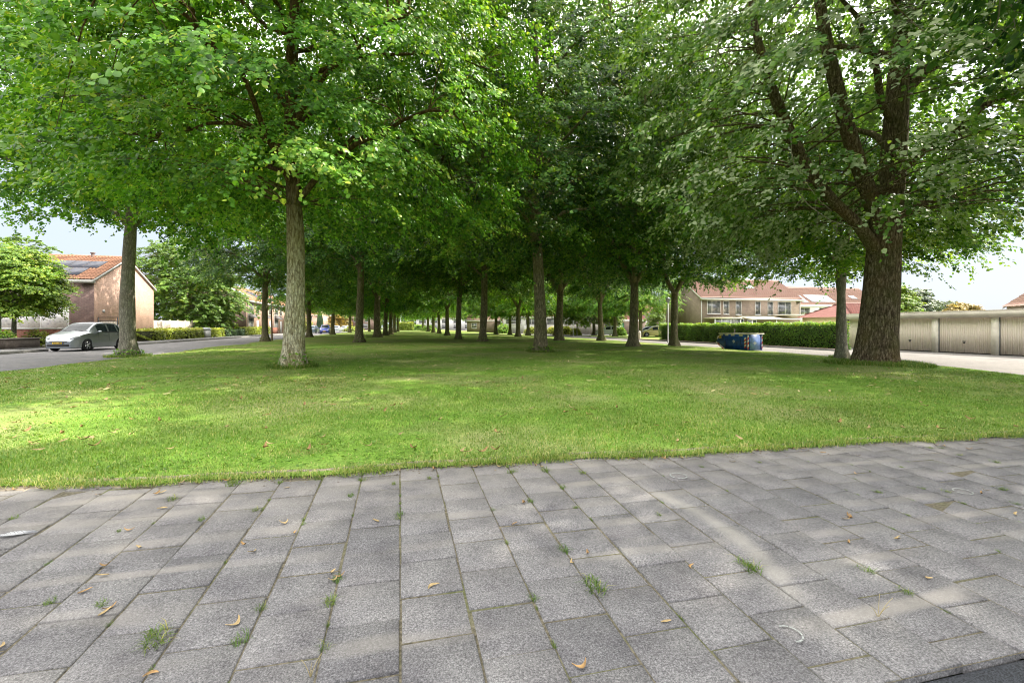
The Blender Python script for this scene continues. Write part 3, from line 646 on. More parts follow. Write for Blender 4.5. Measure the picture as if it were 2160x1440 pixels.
# ------------------------------------------------------------------ other vegetation
def small_tree(name,label,loc,seed,H,Rr,hc,zb,r0,n,ls,leaf,bark=None,group=None,nsp=8,nlf=14,flat=.8,spread=.38,droop=.5,pexp=.4,cat='tree',md=.70):
    tb,lb=gen_tree(seed,H=H,Rr=Rr,hc=hc,zb=zb,r0=r0,nclump=n,nsp=nsp,nlf=nlf,ls=ls,nlimb=10,flat=flat,spread=spread,droop=droop,sidesT=10,brf=0,pexp=pexp,md=md)
    return place_tree(name,label,cat,tb,lb,loc,0,1,group,bark or M_BARK_GREY,leaf)
small_tree('feathery_tree','round feathery yellow-green garden tree left of the brick house',(*W(-24.2,36.8)[:2],-.09),51,6.3,2.25,2.5,2.3,.15,300,.11,M_CONI,M_BARK_GREY,nsp=10,nlf=18,flat=.8,spread=.26,droop=.35,pexp=.25)
x,y=(392-1080)/F*60,60
small_tree('garden_tree','bright green spreading garden tree behind the wooden fence',(x,y,-.09),52,12.5,6.3,2.2,1.5,.26,520,.21,M_GARD,nsp=8,nlf=16,spread=.5,pexp=.3,flat=.85)
for i,(px,yy,H,Rr,lab) in enumerate([(40,95,20,10,'tall pale green tree rising behind the left brick house, at the picture edge'),(140,105,17.5,8,'lower pale green tree rising behind the left brick house roof ridge')]):
    small_tree('background_tree',lab,((px-1080)/F*yy,yy,-.2),60+i,H,Rr,4,2,.3,200,.34,M_GARD,nsp=8,nlf=14,spread=.7,group='trees behind the left house')
FT=[(1925,95,9.3,4.4,M_FAR,'tall rounded grey-green tree behind the garage roof beside the giant trunk'),(1896,80,8.3,2.6,M_GARD,'narrow light green tree touching the right of the giant trunk, behind the garages'),(1975,120,8.0,5,M_FAR,'low olive tree behind the garages, left of the orange-leaved one'),(2005,150,9.6,6.5,M_FAR,'broad dark grey-green tree behind the orange-leaved one'),(2028,85,5.6,2.7,M_ORANGE,'small orange-leaved tree showing over the garage roof'),(2075,160,6.6,8,M_FAR,'low distant tree line right of the orange-leaved tree')]
for i,(px,yy,H,Rr,ml,lab) in enumerate(FT):
    small_tree('background_tree',lab,((px-1080)/F*yy,yy,-.3),70+i,H,Rr,2.2,.8,.2,150,.30,ml,nsp=8,nlf=12,spread=.55,flat=.85,group='trees behind the garages')
for i,(px,yy,H,Rr,zb,lab) in enumerate([(1217,70,4.6,2.1,2.2,'small round-headed garden tree right of the wide-forked lime'),(1287,75,4.3,1.8,2.2,'small round-headed garden tree behind the white parked car'),(1383,78,5.2,1.5,1.2,'yellow-green slender garden tree in front of the far brick house')]):
    small_tree('garden_tree',lab,((px-1080)/F*yy,yy,-.22),80+i,H,Rr,zb,zb-.2,.09,70,.17,M_GARD,spread=.35,group='small garden trees on the right')
for i,(px,yy,H,Rr,ml,lab) in enumerate([(712,140,6.0,2.2,M_ORANGE,'orange-leaved shrub tree behind the distant pale cars'),(727,150,6.5,2.2,M_ORANGE,'second orange-leaved shrub tree farther right behind the distant pale cars')]):
    small_tree('garden_tree',lab,((px-1080)/F*yy,yy,-.2),90+i,H,Rr,1.5,.6,.12,60,.3,ml,spread=.5,group='orange shrub trees')
# backdrop trees between and behind the far houses
BT=[(600,190,16,9),(655,210,15,9),(700,220,14,9),(745,230,15,10),(800,240,14,10),(870,215,13,9),(930,230,15,10),(1000,220,12,9),(1070,200,12,9),(1130,210,14,9),(1195,170,11,7),(1240,150,11,7),(1300,140,10,6),(1345,130,10,6),(1385,160,12,6)]
pb=None
LABS=['behind the second left house row','above the far house with the orange gable','above the far house with solar panel','behind the distant pale cars','behind the thick black trunk','directly behind the far clipped hedge','right of the far clipped hedge','left of the far white-fronted house','behind the left part of the far white-fronted house','behind the orange roof of the far white-fronted house','behind the right end of the far white-fronted house','above the grey garden fence','behind the white parked car','above the white van','beside the far brick house with the orange eaves']
for i,(px,yy,H,Rr) in enumerate(BT):
    loc=((px-1080)/F*yy,yy,-.3); lab='hazy light green distant tree '+LABS[i]
    if i%3==0: pb=small_tree('background_tree',lab,loc,100+i,14,8.5,3,1.2,.3,150,.42,M_GARD,spread=.75,flat=.8,group='distant trees beyond the park')
    else: dup(pb,loc,i*1.3,H/14,lab,'distant trees beyond the park')

def leafy_box(x0,x1,y0,y1,z0,z1,n,ls,seed,round_=.1,inner=.16,tb=0):
    r=np.random.default_rng(seed); lb=Buf(); wb=Buf()
    wb.box(x0+inner,x1-inner,y0+inner,y1-inner,z0,z1-inner)
    A_=[(x1-x0)*(z1-z0),(x1-x0)*(z1-z0),(y1-y0)*(z1-z0),(y1-y0)*(z1-z0),(x1-x0)*(y1-y0)]; pr=np.array(A_)/sum(A_)
    f=r.choice(5,n,p=pr); a,c=r.random(n),r.random(n); dep=r.random(n)**2*inner*1.1-r.random(n)**4*.05
    lump=.05*np.sin(a*(x1-x0)*2.3+seed)+.035*np.sin(a*(x1-x0)*5.1+c*4)
    x=np.where(f<2,x0+a*(x1-x0),np.where(f==2,x0+dep,np.where(f==3,x1-dep,x0+a*(x1-x0))))
    y=np.where(f==0,y0+dep+lump,np.where(f==1,y1-dep-lump,y0+c*(y1-y0))); z=np.where(f<4,z0+c**.9*(z1-z0),z1-dep+lump)
    N=np.array([(0,-1,0),(0,1,0),(-1,0,0),(1,0,0),(0,0,1)],float)[f]
    ax=N*.5+r.normal(0,.6,(n,3))-np.array([0,0,.55]); nm=N+np.array([0,0,.5])+r.normal(0,.4,(n,3))
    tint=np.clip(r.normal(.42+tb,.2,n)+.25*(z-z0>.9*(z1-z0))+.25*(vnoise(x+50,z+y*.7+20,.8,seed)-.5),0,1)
    leaves(lb,np.stack([x,y,z],1),ax,nm,ls*r.uniform(.7,1.25,n),tint)
    return wb,lb
M_TWIGS=mat_plain('dense_twigs',(.045,.05,.02),.95,scale=9,var=.5)
def hedge(name,label,loc,rz,dims,n,ls,seed,leaf,cat='hedge',group=None,tb=0,inner=.16):
    t=thing(name,label,cat,loc,rz,group); wb,lb=leafy_box(*dims,n,ls,seed,tb=tb,inner=inner); build(wb,'twigs',M_TWIGS,t); build(lb,'foliage',leaf,t); return t
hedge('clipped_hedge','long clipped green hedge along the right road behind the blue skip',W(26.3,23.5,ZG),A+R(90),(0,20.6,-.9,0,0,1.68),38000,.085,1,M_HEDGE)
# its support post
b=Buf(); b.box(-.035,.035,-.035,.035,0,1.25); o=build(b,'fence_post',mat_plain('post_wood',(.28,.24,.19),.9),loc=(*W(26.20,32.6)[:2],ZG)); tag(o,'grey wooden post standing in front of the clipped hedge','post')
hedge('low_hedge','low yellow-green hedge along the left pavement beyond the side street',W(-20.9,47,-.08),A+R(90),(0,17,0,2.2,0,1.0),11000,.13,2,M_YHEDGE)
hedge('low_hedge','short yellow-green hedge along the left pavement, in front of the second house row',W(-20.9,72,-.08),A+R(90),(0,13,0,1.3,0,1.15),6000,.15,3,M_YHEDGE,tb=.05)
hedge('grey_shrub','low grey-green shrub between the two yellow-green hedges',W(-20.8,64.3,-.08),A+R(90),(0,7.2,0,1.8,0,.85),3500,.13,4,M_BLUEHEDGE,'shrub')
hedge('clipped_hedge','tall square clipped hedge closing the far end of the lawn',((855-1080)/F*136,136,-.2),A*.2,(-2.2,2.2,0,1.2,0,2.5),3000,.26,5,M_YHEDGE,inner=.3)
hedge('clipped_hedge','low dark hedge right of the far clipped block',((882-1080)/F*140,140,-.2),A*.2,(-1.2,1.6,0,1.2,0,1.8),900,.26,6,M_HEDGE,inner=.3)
for i,(px,yy,w,h,ml,lab) in enumerate([(1123,88,1.7,1.4,M_YHEDGE,'rounded yellow-green bush left of the nearest middle trunk, at the far house'),(1166,86,1.3,1.3,M_YHEDGE,'rounded yellow-green bush by the grey garden fence'),(1194,80,1.1,1.4,M_YHEDGE,'rounded yellow-green bush right of the wide-forked trunk'),(1062,95,1.6,1.9,M_HEDGE,'dark green rounded bush in front of the far brick wall'),(1214,76,.9,1.0,M_YHEDGE,'small yellow-green bush under the round-headed garden tree'),(1309,72,.9,1.2,M_HEDGE,'clipped ball bush by the green door'),(905,120,2.2,1.8,M_HEDGE,'dark bush at the far end beyond the middle row'),(745,120,3,1.5,M_YHEDGE,'yellow-green bush at the far end of the left road'),(642,100,2.4,3.2,M_YHEDGE,'yellow-green bush right of the pale lichen trunk'),(688,150,4,2.8,M_YHEDGE,'yellow-green hedge bush behind the distant blue car')]):
    t=thing('round_bush',lab,'bush',((px-1080)/F*yy,yy,-.22),0,'garden bushes at the far houses'); r=np.random.default_rng(200+i); n=900
    d=unit(r.normal(0,1,(n,3))); d[:,2]=abs(d[:,2]); q=r.uniform(.72,1.02,n)[:,None]; P=d*q*np.array([w,w*.8,h]); lb=Buf(); wb=Buf(); wb.ell((0,0,h*.2),(w*.74,w*.6,h*.55))
    leaves(lb,P,d+r.normal(0,.6,(n,3))-np.array([0,0,.4]),d+np.array([0,0,.5])+r.normal(0,.4,(n,3)),r.uniform(.14,.26,n),np.clip(r.normal(.5,.2,n),0,1)); build(wb,'twigs',M_TWIGS,t); build(lb,'foliage',ml,t)
# dark columnar conifer far left
t=thing('columnar_conifer','dark narrow columnar conifer left of the far house with solar panel','tree',((675-1080)/F*125,125,-.2)); r=np.random.default_rng(77); n=2200
z=r.random(n)*4.6; th=r.uniform(0,6.28,n); q=.85*np.sqrt(np.clip(1-(z/4.8)**3,0,1))*r.uniform(.75,1,n); lb=Buf(); P=np.stack([q*np.cos(th),q*np.sin(th),z+.1],1); O=np.stack([np.cos(th),np.sin(th),0*z],1)
leaves(lb,P,O*.3+np.array([0,0,.9])+r.normal(0,.2,(n,3)),O+r.normal(0,.3,(n,3)),r.uniform(.18,.3,n),r.uniform(0,.4,n)); b=Buf(); b.tube([(0,0,0),(0,0,2),(0,0,4.4)],[.3,.3,.05],6); build(b,'trunk',M_BARK,t); build(lb,'foliage',M_BLUEHEDGE,t)
# flowering bush at the far left, dark plant beside the planter
def ell_bush(name,label,loc,rad,n,ls,ml,seed,cat='bush'):
    t=thing(name,label,cat,loc); r=np.random.default_rng(seed); d=unit(r.normal(0,1,(n,3))); q=r.uniform(.6,1.04,n)[:,None]; P=d*q*np.array(rad)+np.array([0,0,rad[2]*.85]); k=P[:,2]>0; P,d=P[k],d[k]; n=len(P)
    lb=Buf(); wb=Buf(); wb.ell((0,0,rad[2]*.7),tuple(.6*x for x in rad)); leaves(lb,P,d+r.normal(0,.6,(n,3))-np.array([0,0,.4]),d+np.array([0,0,.5])+r.normal(0,.4,(n,3)),ls*r.uniform(.6,1.3,n),np.clip(r.normal(.55,.2,n),0,1)); build(wb,'stems',M_TWIGS,t); build(lb,'foliage',ml,t); return t
ell_bush('flowering_bush','pale flowering bush at the left picture edge behind the planter wall',(*W(-24.8,33.6)[:2],-.09),(1.6,1.5,1.15),5200,.09,M_FLOWER,91)
ell_bush('garden_shrub','dark green low shrub on the planter wall left of the tree trunk',(*W(-23.0,34.0)[:2],.1),(.7,.55,.5),900,.10,M_HEDGE,92)
ell_bush('garden_shrub','pale yellow shrub right of the feathery tree trunk behind the silver car',(*W(-23.0,36.9)[:2],-.05),(.75,.6,.55),900,.10,M_YHEDGE,93)

# ------------------------------------------------------------------ houses
def mat_brick(name,c1,c2,mortar):
    t=NT(name); tc=t.n('TexCoord'); sx=t.n('SeparateXYZ'); t.l(tc.outputs['Object'],sx.inputs[0])
    ad=t.n('MATH' if False else 'Math',operation='ADD'); t.l(sx.outputs['X'],ad.inputs[0]); t.l(sx.outputs['Y'],ad.inputs[1])
    cb=t.n('CombineXYZ'); t.l(ad.outputs[0],cb.inputs[0]); t.l(sx.outputs['Z'],cb.inputs[1])
    bt=t.n('TexBrick',Scale=1.0); t.l(cb.outputs[0],bt.inputs['Vector']); bt.inputs['Brick Width'].default_value=.22; bt.inputs['Row Height'].default_value=.066; bt.inputs['Mortar Size'].default_value=.006
    bt.inputs['Color1'].default_value=(*c1,1); bt.inputs['Color2'].default_value=(*c2,1); bt.inputs['Mortar'].default_value=(*mortar,1)
    v=t.coord(); n=t.noise(v,1.1,5,.65); n2=t.noise(v,9,3); c=t.mix(1,bt.outputs['Color'],t.ramp(n,[(.3,(.80,.78,.78)),(.7,(1.14,1.12,1.1))]),'MULTIPLY'); c=t.mix(1,c,t.ramp(n2,[(.3,(.86,)*3),(.7,(1.12,)*3)]),'MULTIPLY')
    return t.done(t.bsdf(c,.9,0,.15,t.bump(bt.outputs['Fac'],-.3,.01)))
M_BR_PINK=mat_brick('pink_brick',(.62,.41,.32),(.54,.345,.265),(.55,.47,.41))
M_BR_PURPLE=mat_brick('plum_brick',(.25,.165,.15),(.20,.13,.125),(.30,.26,.25))
M_BR_GREY=mat_brick('grey_brown_brick',(.27,.215,.17),(.22,.175,.14),(.28,.245,.21))
M_BR_RED=mat_brick('red_brick',(.30,.12,.08),(.22,.085,.06),(.28,.22,.19))
M_BR_BROWN=mat_brick('brown_brick',(.24,.165,.14),(.19,.13,.11),(.27,.23,.21))
def mat_tiles(name,c0,c1,lichen=(.36,.30,.25)):
    t=NT(name); v=t.coord(); n=t.noise(v,1.4,5,.65); n2=t.noise(v,14,2); c=t.ramp(n2,[(.3,c0),(.7,c1)]); c=t.mix(t.ramp(n,[(.5,(0,)*3),(.72,(.5,)*3)]),c,lichen)
    sp=t.n('SeparateXYZ'); t.l(v,sp.inputs[0])
    def per(o,p,lo,hi):
        m=t.n('Math',operation='MULTIPLY'); t.l(o,m.inputs[0]); m.inputs[1].default_value=1/p; f=t.n('Math',operation='FRACT'); t.l(m.outputs[0],f.inputs[0]); return t.ramp(f.outputs[0],[(0,(lo,)*3),(.28,(hi,)*3),(.75,(hi,)*3),(1,(lo,)*3)])
    c=t.mix(1,c,per(sp.outputs['X'],.30,.72,1.12),'MULTIPLY'); c=t.mix(1,c,per(sp.outputs['Y'],.31,.62,1.14),'MULTIPLY')
    return t.done(t.bsdf(c,.7,0,.3,t.bump(n2,.3,.01)))
M_RT_ORANGE=mat_tiles('orange_tiles',(.34,.165,.10),(.43,.22,.135),(.43,.29,.20)); M_RT_RED=mat_tiles('red_tiles',(.26,.15,.115),(.34,.205,.155),(.36,.28,.23)); M_RT_DARK=mat_tiles('dark_red_tiles',(.15,.055,.045),(.24,.09,.07),(.28,.15,.12))
M_WHITE=mat_plain('white_paint',(.58,.57,.55),.45,scale=2,var=.05); M_CREAM=mat_plain('cream_paint',(.68,.61,.47),.6,scale=2,var=.08)
M_SOLAR=mat_plain('solar_cell',(.045,.05,.068),.4,spec=.15,scale=2,var=.2); M_SOLAR2=mat_plain('pale_solar_glass',(.42,.45,.48),.12,spec=.8,scale=1,var=.1)
M_METAL=mat_plain('grey_metal',(.33,.34,.35),.4,.6,scale=5); M_DARK=mat_plain('dark_trim',(.03,.03,.032),.5); M_PIPE=mat_plain('pipe_grey',(.52,.52,.50),.5)
def mat_pane():
    t=NT('window_glass'); v=t.coord(); n=t.noise(v,1.6,3); c=t.ramp(n,[(.35,(.05,.055,.06)),(.6,(.16,.165,.16)),(.75,(.42,.40,.37))]); return t.done(t.bsdf(c,.06,0,.9))
M_PANE=mat_pane()
def roof_slope(b,x0,x1,ya,za,yb,zb_,tw=.25,tl=.34,amp=.055):
    """pantiled slope from eave (ya,za) to ridge (yb,zb_): waved grid with a step at each course"""
    L=math.hypot(yb-ya,zb_-za); d=np.array([0,(yb-ya)/L,(zb_-za)/L]); nrm=np.array([0,-d[2],d[1]]); nrm=nrm if nrm[2]>0 else -nrm
    nc=max(1,int(round(L/tl))); nx=max(2,int(round((x1-x0)/tw)))*4+1
    xs=np.linspace(x0,x1,nx); wv=amp*np.abs(np.sin(np.pi*(xs-x0)/tw))**.7
    rows=[]
    for c in range(nc):
        for s_,h in ((c/nc,.06),((c+.999)/nc,0.0)):
            base=np.array([0,ya,za])+d*L*s_; P=np.stack([xs,np.full(nx,base[1]),np.full(nx,base[2])],1)+nrm[None]*(wv[:,None]+h+.02); rows.append(P)
    V=np.array(rows); m=len(V); i=np.arange(m-1)[:,None]; k=np.arange(nx-1)[None]
    f=np.stack([i*nx+k,i*nx+k+1,(i+1)*nx+k+1,(i+1)*nx+k],-1).reshape(-1,4); 
    if (yb-ya)<0: f=f[:,::-1]
    b.add(V.reshape(-1,3),[f])
def win(t,x,z,w,h,y=-.0,div=(),face='-y',mat=None,fr=.07,transom=None):
    """framed window on the local front (y=0) wall; its frame stands proud and the pane sits back inside it"""
    b=Buf(); x0,x1,z0,z1=x,x+w,z,z+h; p0,p1=y-.06,y+.02
    b.box(x0,x1,p0,p1,z0,z0+fr); b.box(x0,x1,p0,p1,z1-fr,z1); b.box(x0,x0+fr,p0,p1,z0+fr,z1-fr); b.box(x1-fr,x1,p0,p1,z0+fr,z1-fr)
    for dvx in div: b.box(x+dvx*w-fr/2,x+dvx*w+fr/2,p0+.004,p1,z0+fr,z1-fr)
    if transom: b.box(x0+fr,x1-fr,p0+.006,p1,z0+transom*h-fr/2,z0+transom*h+fr/2)
    b.box(x0-.06,x1+.06,y-.12,y-.061,z0-.07,z0-.002)
    f=build(b,'window',mat or M_WHITE,t); g=Buf(); g.box(x0+fr,x1-fr,y-.022,y-.012,z0+fr,z1-fr); build(g,'pane',M_PANE,f); return f
def house(name,label,loc,rz,L,D,he,hr,brick,tiles,wins=(),pipes=(),solar=(),doors=(),chim=(),skylights=(),front=None,tw=.25,tl=.34,group=None,back=True,tri=None):
    t=thing(name,label,'house',loc,rz,group); ov=.32; ym=D/2; sl=(hr-he)/(ym)
    w=Buf(); w.prismx([(0,0),(D,0),(D,he),(ym,hr-.02),(0,he)],0,L); build(w,'wall',brick,t)
    if front is not None:
        b=Buf(); b.box(.0,L-0.0,-.012,-.002,0,he-.05); build(b,'front_wall',front,t)
    r_=Buf(); roof_slope(r_,-.12,L+.12,-ov,he-ov*sl,ym,hr,tw,tl)
    if back: roof_slope(r_,-.12,L+.12,D+ov,he-ov*sl,ym,hr,tw*2,tl*2)
    ro=build(r_,'roof',tiles,t,smooth=False)
    b=Buf(); b.tube([(-.12,ym,hr+.06),(L/2,ym,hr+.06),(L+.12,ym,hr+.06)],.11,8); build(b,'ridge_tiles',tiles,ro)
    b=Buf(); b.box(-.1,L+.1,-ov-.13,-.015,he-ov*sl-.22,he-ov*sl-.0); build(b,'gutter',M_WHITE,t)
    for xx in (-.125,L+.065):
        b=Buf(); 
        b.prismx([(-ov-.05,he-ov*sl-.2),(-ov-.05,he-ov*sl-.0),(ym,hr+.0),(D+ov,he-ov*sl),(D+ov,he-ov*sl-.2),(ym,hr-.2)],xx,xx+.06); build(b,'bargeboard',M_WHITE,t)
    for a in wins: win(t,*a[:4],**(a[4] if len(a)>4 else {}))
    for xx in pipes: b=Buf(); b.tube([(xx,-.07,.1),(xx,-.07,he/2),(xx,-.07,he-.25)],.05,8); build(b,'downpipe',M_PIPE,t)
    for (xx,ww,hh,mt) in doors: b=Buf(); b.box(xx,xx+ww,-.05,-.018,0,hh); b.box(xx+ww*.82,xx+ww*.9,-.09,-.052,hh*.47,hh*.5); build(b,'door',mt,t)
    d=np.array([0,1,sl])/math.hypot(1,sl)
    for (xx,s0,ww,hh,mt) in solar:
        b=Buf(); p=lambda x,s,o: (x,-ov+d[1]*s-o*d[2],he-ov*sl+d[2]*s+o*d[1])
        V=[p(xx,s0,.09),p(xx+ww,s0,.09),p(xx+ww,s0+hh,.09),p(xx,s0+hh,.09),p(xx,s0,.13),p(xx+ww,s0,.13),p(xx+ww,s0+hh,.13),p(xx,s0+hh,.13)]
        b.add(V,[[(3,2,1,0),(4,5,6,7),(0,1,5,4),(1,2,6,5),(2,3,7,6),(3,0,4,7)]]); build(b,'solar_panel',mt,ro)
    for (xx,s0,ww,hh) in skylights:
        fr=Buf(); p=lambda x,s,o: (x,-ov+d[1]*s-o*d[2],he-ov*sl+d[2]*s+o*d[1])
        V=[p(xx,s0,.08),p(xx+ww,s0,.08),p(xx+ww,s0+hh,.08),p(xx,s0+hh,.08),p(xx,s0,.16),p(xx+ww,s0,.16),p(xx+ww,s0+hh,.16),p(xx,s0+hh,.16)]
        fr.add(V,[[(3,2,1,0),(4,5,6,7),(0,1,5,4),(1,2,6,5),(2,3,7,6),(3,0,4,7)]]); build(fr,'skylight',M_SOLAR2,ro)
    for (xx,yy,ww,hh) in chim: b=Buf(); z=he+sl*min(yy,D-yy)-.3; b.box(xx,xx+ww,yy,yy+ww,z,z+hh); b.box(xx-.05,xx+ww+.05,yy-.05,yy+ww+.05,z+hh,z+hh+.08); build(b,'chimney',M_BR_BROWN,ro)
    return t
# left brick house (front to the side street, gable to the park)
L1=26
h1=house('brick_house','left pink brick terrace end house with solar panels and orange tiled roof',W(-24-L1,44.6,-.09),A,L1,9.4,5.15,7.45,M_BR_PINK,M_RT_ORANGE,front=M_BR_PURPLE,  # front in darker brick than the sunlit gable, its shade put into the colour
  wins=[(L1-5.1,3.15,2.3,1.75,dict(div=(.35,))),(L1-9.5,3.15,2.3,1.75,dict(div=(.5,))),(L1-5.3,.7,2.6,2.0,dict(div=(.5,))),(L1-10,.7,2.6,2.0,dict(div=(.5,)))],pipes=[L1-2.15],
  solar=[(L1-7.0+i*1.15+j*.5,.75+j*1.75,1.1,1.68,M_SOLAR) for i in range(5) for j in range(2)]+[(L1-14+i*1.15,.75,1.1,1.68,M_SOLAR2) for i in range(4)],chim=[(L1-2.6,4.4,.18,.75)])
b=Buf(); b.box(L1-5.4,L1-2.3,-.10,-.062,2.75,3.1); build(b,'grey_panel',M_METAL,h1)
b=Buf(); b.lathe([(.01,0),(.13,0),(.13,.08),(.01,.08)],12,'x',(L1+.002,1.2,2.55)); build(b,'wall_lamp',M_WHITE,h1)
# white patterned screen and red garden wall in front of it
def mat_lace():
    t=NT('patterned_screen'); v=t.coord(); vo=t.n('TexVoronoi',Scale=3.2); t.l(v,vo.inputs['Vector']); n=t.noise(v,5,3)
    c=t.ramp(vo.outputs['Distance'],[(.10,(.50,.49,.53)),(.24,(.70,.69,.70)),(.4,(.82,.80,.79))]); c=t.mix(t.ramp(n,[(.42,(0,)*3),(.62,(.5,)*3)]),c,(.52,.50,.55)); return t.done(t.bsdf(c,.5,0,.4))
t=thing('garden_screen','white patterned garden screen panels in front of the left brick house','screen',W(-29.6,42.4,-.09),A); M_LACE=mat_lace()
for k in range(3): b=Buf(); b.box(k*1.72,k*1.72+1.68,-.02,.02,1.15,2.75); build(b,'panel',M_LACE,t)
for k in range(4): b=Buf(); b.box(k*1.72-.05,k*1.72+.01,-.03,.03,0,2.8); build(b,'post',M_WHITE,t)
t=thing('garden_wall','red brick garden wall with white coping behind the silver car','wall',W(-27.6,40.2,-.09),A)
b=Buf(); b.box(0,4.6,-.11,.11,0,1.08); build(b,'wall',M_BR_RED,t); b=Buf(); b.box(-.05,4.65,-.17,.17,1.08,1.20); build(b,'coping',M_WHITE,t)
t=thing('planter_wall','low grey-brown stone planter wall at the left edge beside the pavement','wall',W(-21.8,8,-.06),A+R(90))
b=Buf(); b.box(0,27.2,-.0,.22,0,.52); b.box(27.0,27.2,.22,2.6,0,.52); build(b,'wall',mat_brick('dark_planter_brick',(.17,.145,.13),(.13,.11,.10),(.17,.15,.14)),t); b=Buf(); b.box(-.05,27.25,-.05,.27,.52,.58); build(b,'coping',mat_plain('planter_cap',(.27,.24,.22),.85,scale=5),t)
t=thing('birch_post','white mottled slim post beside the feathery tree trunk','post',(*W(-24.6,36.3)[:2],-.09)); b=Buf(); b.tube([(0,0,0),(.01,0,1.2),(0,0,2.35)],[.09,.085,.08],8); build(b,'post',mat_bark('white_bark',(.5,.47,.42),(.66,.63,.58),(.75,.72,.68),mossamt=.15),t,smooth=True)
# garden gate and fences beside the house
M_FENCE=mat_plain('bleached_fence_wood',(.46,.40,.32),.9,scale=7,var=.2); M_FENCE2=mat_plain('pale_fence_panel',(.58,.50,.41),.85,scale=5,var=.12)
def fence(name,label,loc,rz,n,pw,h,mat,slat=.1,group=None):
    t=thing(name,label,'fence',loc,rz,group); r=np.random.default_rng(n)
    for k in range(n):
        b=Buf(); x=.06
        while x<pw-.06: b.box(k*pw+x,k*pw+x+slat-.012,-.012+r.normal(0,.002),.012,.08,h-.05+r.normal(0,.006)); x+=slat
        b.box(k*pw+.05,k*pw+pw-.05,.014,.05,h*.25,h*.25+.07); b.box(k*pw+.05,k*pw+pw-.05,.014,.05,h*.75,h*.75+.07); build(b,'panel',mat,t)
    for k in range(n+1): b=Buf(); b.box(k*pw-.045,k*pw+.045,-.045,.06,0,h+.06); build(b,'post',M_FENCE,t)
    return t
fence('wooden_fence','pale wooden garden fence right of the left brick house',W(-24.2,54.2,-.09),A+R(90),6,1.85,1.95,M_FENCE2)
fence('wooden_fence','pale upright board fence in front of the second house row',W(-24.4,66.2,-.09),A+R(90),4,1.9,1.9,M_FENCE2)
t=thing('garden_gate','black metal framed wooden gate against the pink gable wall','gate',W(-23.95,45.0,-.09),A)
b=Buf(); 
for xx in (0,1.35,2.0): b.box(xx,xx+.05,-.03,.03,0,2.05)
b.box(0.05,1.35,-.025,.025,2.0,2.05); b.box(1.4,2.0,-.025,.025,2.0,2.05); b.box(.05,1.35,-.02,.02,1.72,1.76); b.box(1.4,2.0,-.02,.02,1.45,1.49); build(b,'frame',M_DARK,t)
b=Buf(); 
for k in range(11): b.box(.08+k*.115,.08+k*.115+.10,-.012,.012,.1,1.71)
for k in range(5): b.box(1.42+k*.115,1.42+k*.115+.10,-.012,.012,.1,1.44)
build(b,'boards',M_FENCE,t)
t=thing('garden_shed','low shed roof with orange tiles behind the pale fence','shed',W(-29.5,57,-.09),A+R(90)); b=Buf(); b.prismx([(0,0),(3,0),(3,2.05),(0,2.4)],0,3.2); build(b,'wall',M_BR_BROWN,t); b=Buf(); b.prismx([(-.25,2.36),(-.25,2.5),(3.2,2.12),(3.2,2.0)],-.2,3.4); build(b,'roof',M_RT_ORANGE,t)
t=thing('garden_tent','grey-blue domed garden canopy behind the pale fence','canopy',((366-1080)/F*62,62,-.09)); b=Buf(); b.lathe([(1.5,1.9),(1.3,2.2),(.8,2.42),(.02,2.5)],18); build(b,'roof',mat_plain('blue_canvas',(.36,.42,.52),.7),t,smooth=True)
for k in range(4): b=Buf(); b.tube([(1.3*math.cos(k*1.57),1.3*math.sin(k*1.57),0),(1.3*math.cos(k*1.57),1.3*math.sin(k*1.57),1.95)],.03,6); build(b,'leg',M_METAL,t)
x,y=W(-20.75,58.2)[:2]; t=thing('utility_cabinet','small grey cabinet with sloping lid in the yellow-green hedge','cabinet',(x,y,-.05),A); b=Buf(); b.box(-.3,.3,-.2,.2,0,.85); build(b,'body',M_PIPE,t); b=Buf(); b.prismx([(-.24,.85),(.24,.85),(.24,.92),(-.24,1.12)],-.34,.34); build(b,'lid',mat_plain('cabinet_lid',(.5,.53,.56),.5),t)
# second house row on the left
L2=30; ws=[]
for k in range(4):
    x0=k*7.2
    ws+= [(x0+1.2,3.2,1.9,1.5,dict(div=(.33,.67))),(x0+4.4,3.2,1.3,1.5,dict(div=(.5,))),(x0+1.0,.35,2.1,2.15,dict(div=(.33,.67),transom=.75))]
h2=house('brick_house_row','second left brick house row with tiled bay canopies and long roof panels',W(-21.2,73.5,-.09),A+R(90),L2,9.0,5.15,7.6,M_BR_PINK,M_RT_ORANGE,wins=ws,pipes=[.35,7.5,14.7],doors=[(x*7.2+4.7,1.0,2.15,M_WHITE) for x in range(4)],solar=[(1.5+k*1.2,1.1,1.1,2.9,M_SOLAR2) for k in range(3)]+[(9+k*1.2,1.1,1.1,2.9,M_SOLAR) for k in range(4)]+[(16+k*1.2,1.1,1.1,2.9,M_SOLAR) for k in range(4)],chim=[(4,4.3,.4,.8),(13,4.3,.4,.8)])
for k in range(4):
    b=Buf(); b.prismx([(-.75,2.55),(-.75,2.62),(-.02,3.15),(-.02,2.55)],k*7.2+.6,k*7.2+3.5); build(b,'bay_canopy',mat_plain('slate_canopy',(.13,.12,.12),.7,scale=8),h2)
b=Buf(); b.box(-.012,-.002,.05,8.95,0,5.1); build(b,'shaded_gable_wall',M_BR_BROWN,h2)  # gable sheet darker than the sunlit front, shade painted into the brick tone
t=thing('garden_wall','orange-brown brick pier wall in front of the second house row','wall',W(-20.9,86,-.09),A+R(90)); b=Buf(); b.box(0,4,0,.2,0,1.15); build(b,'wall',M_BR_RED,t); b=Buf(); b.box(-.04,4.04,-.04,.24,1.15,1.22); build(b,'coping',M_KERB,t)
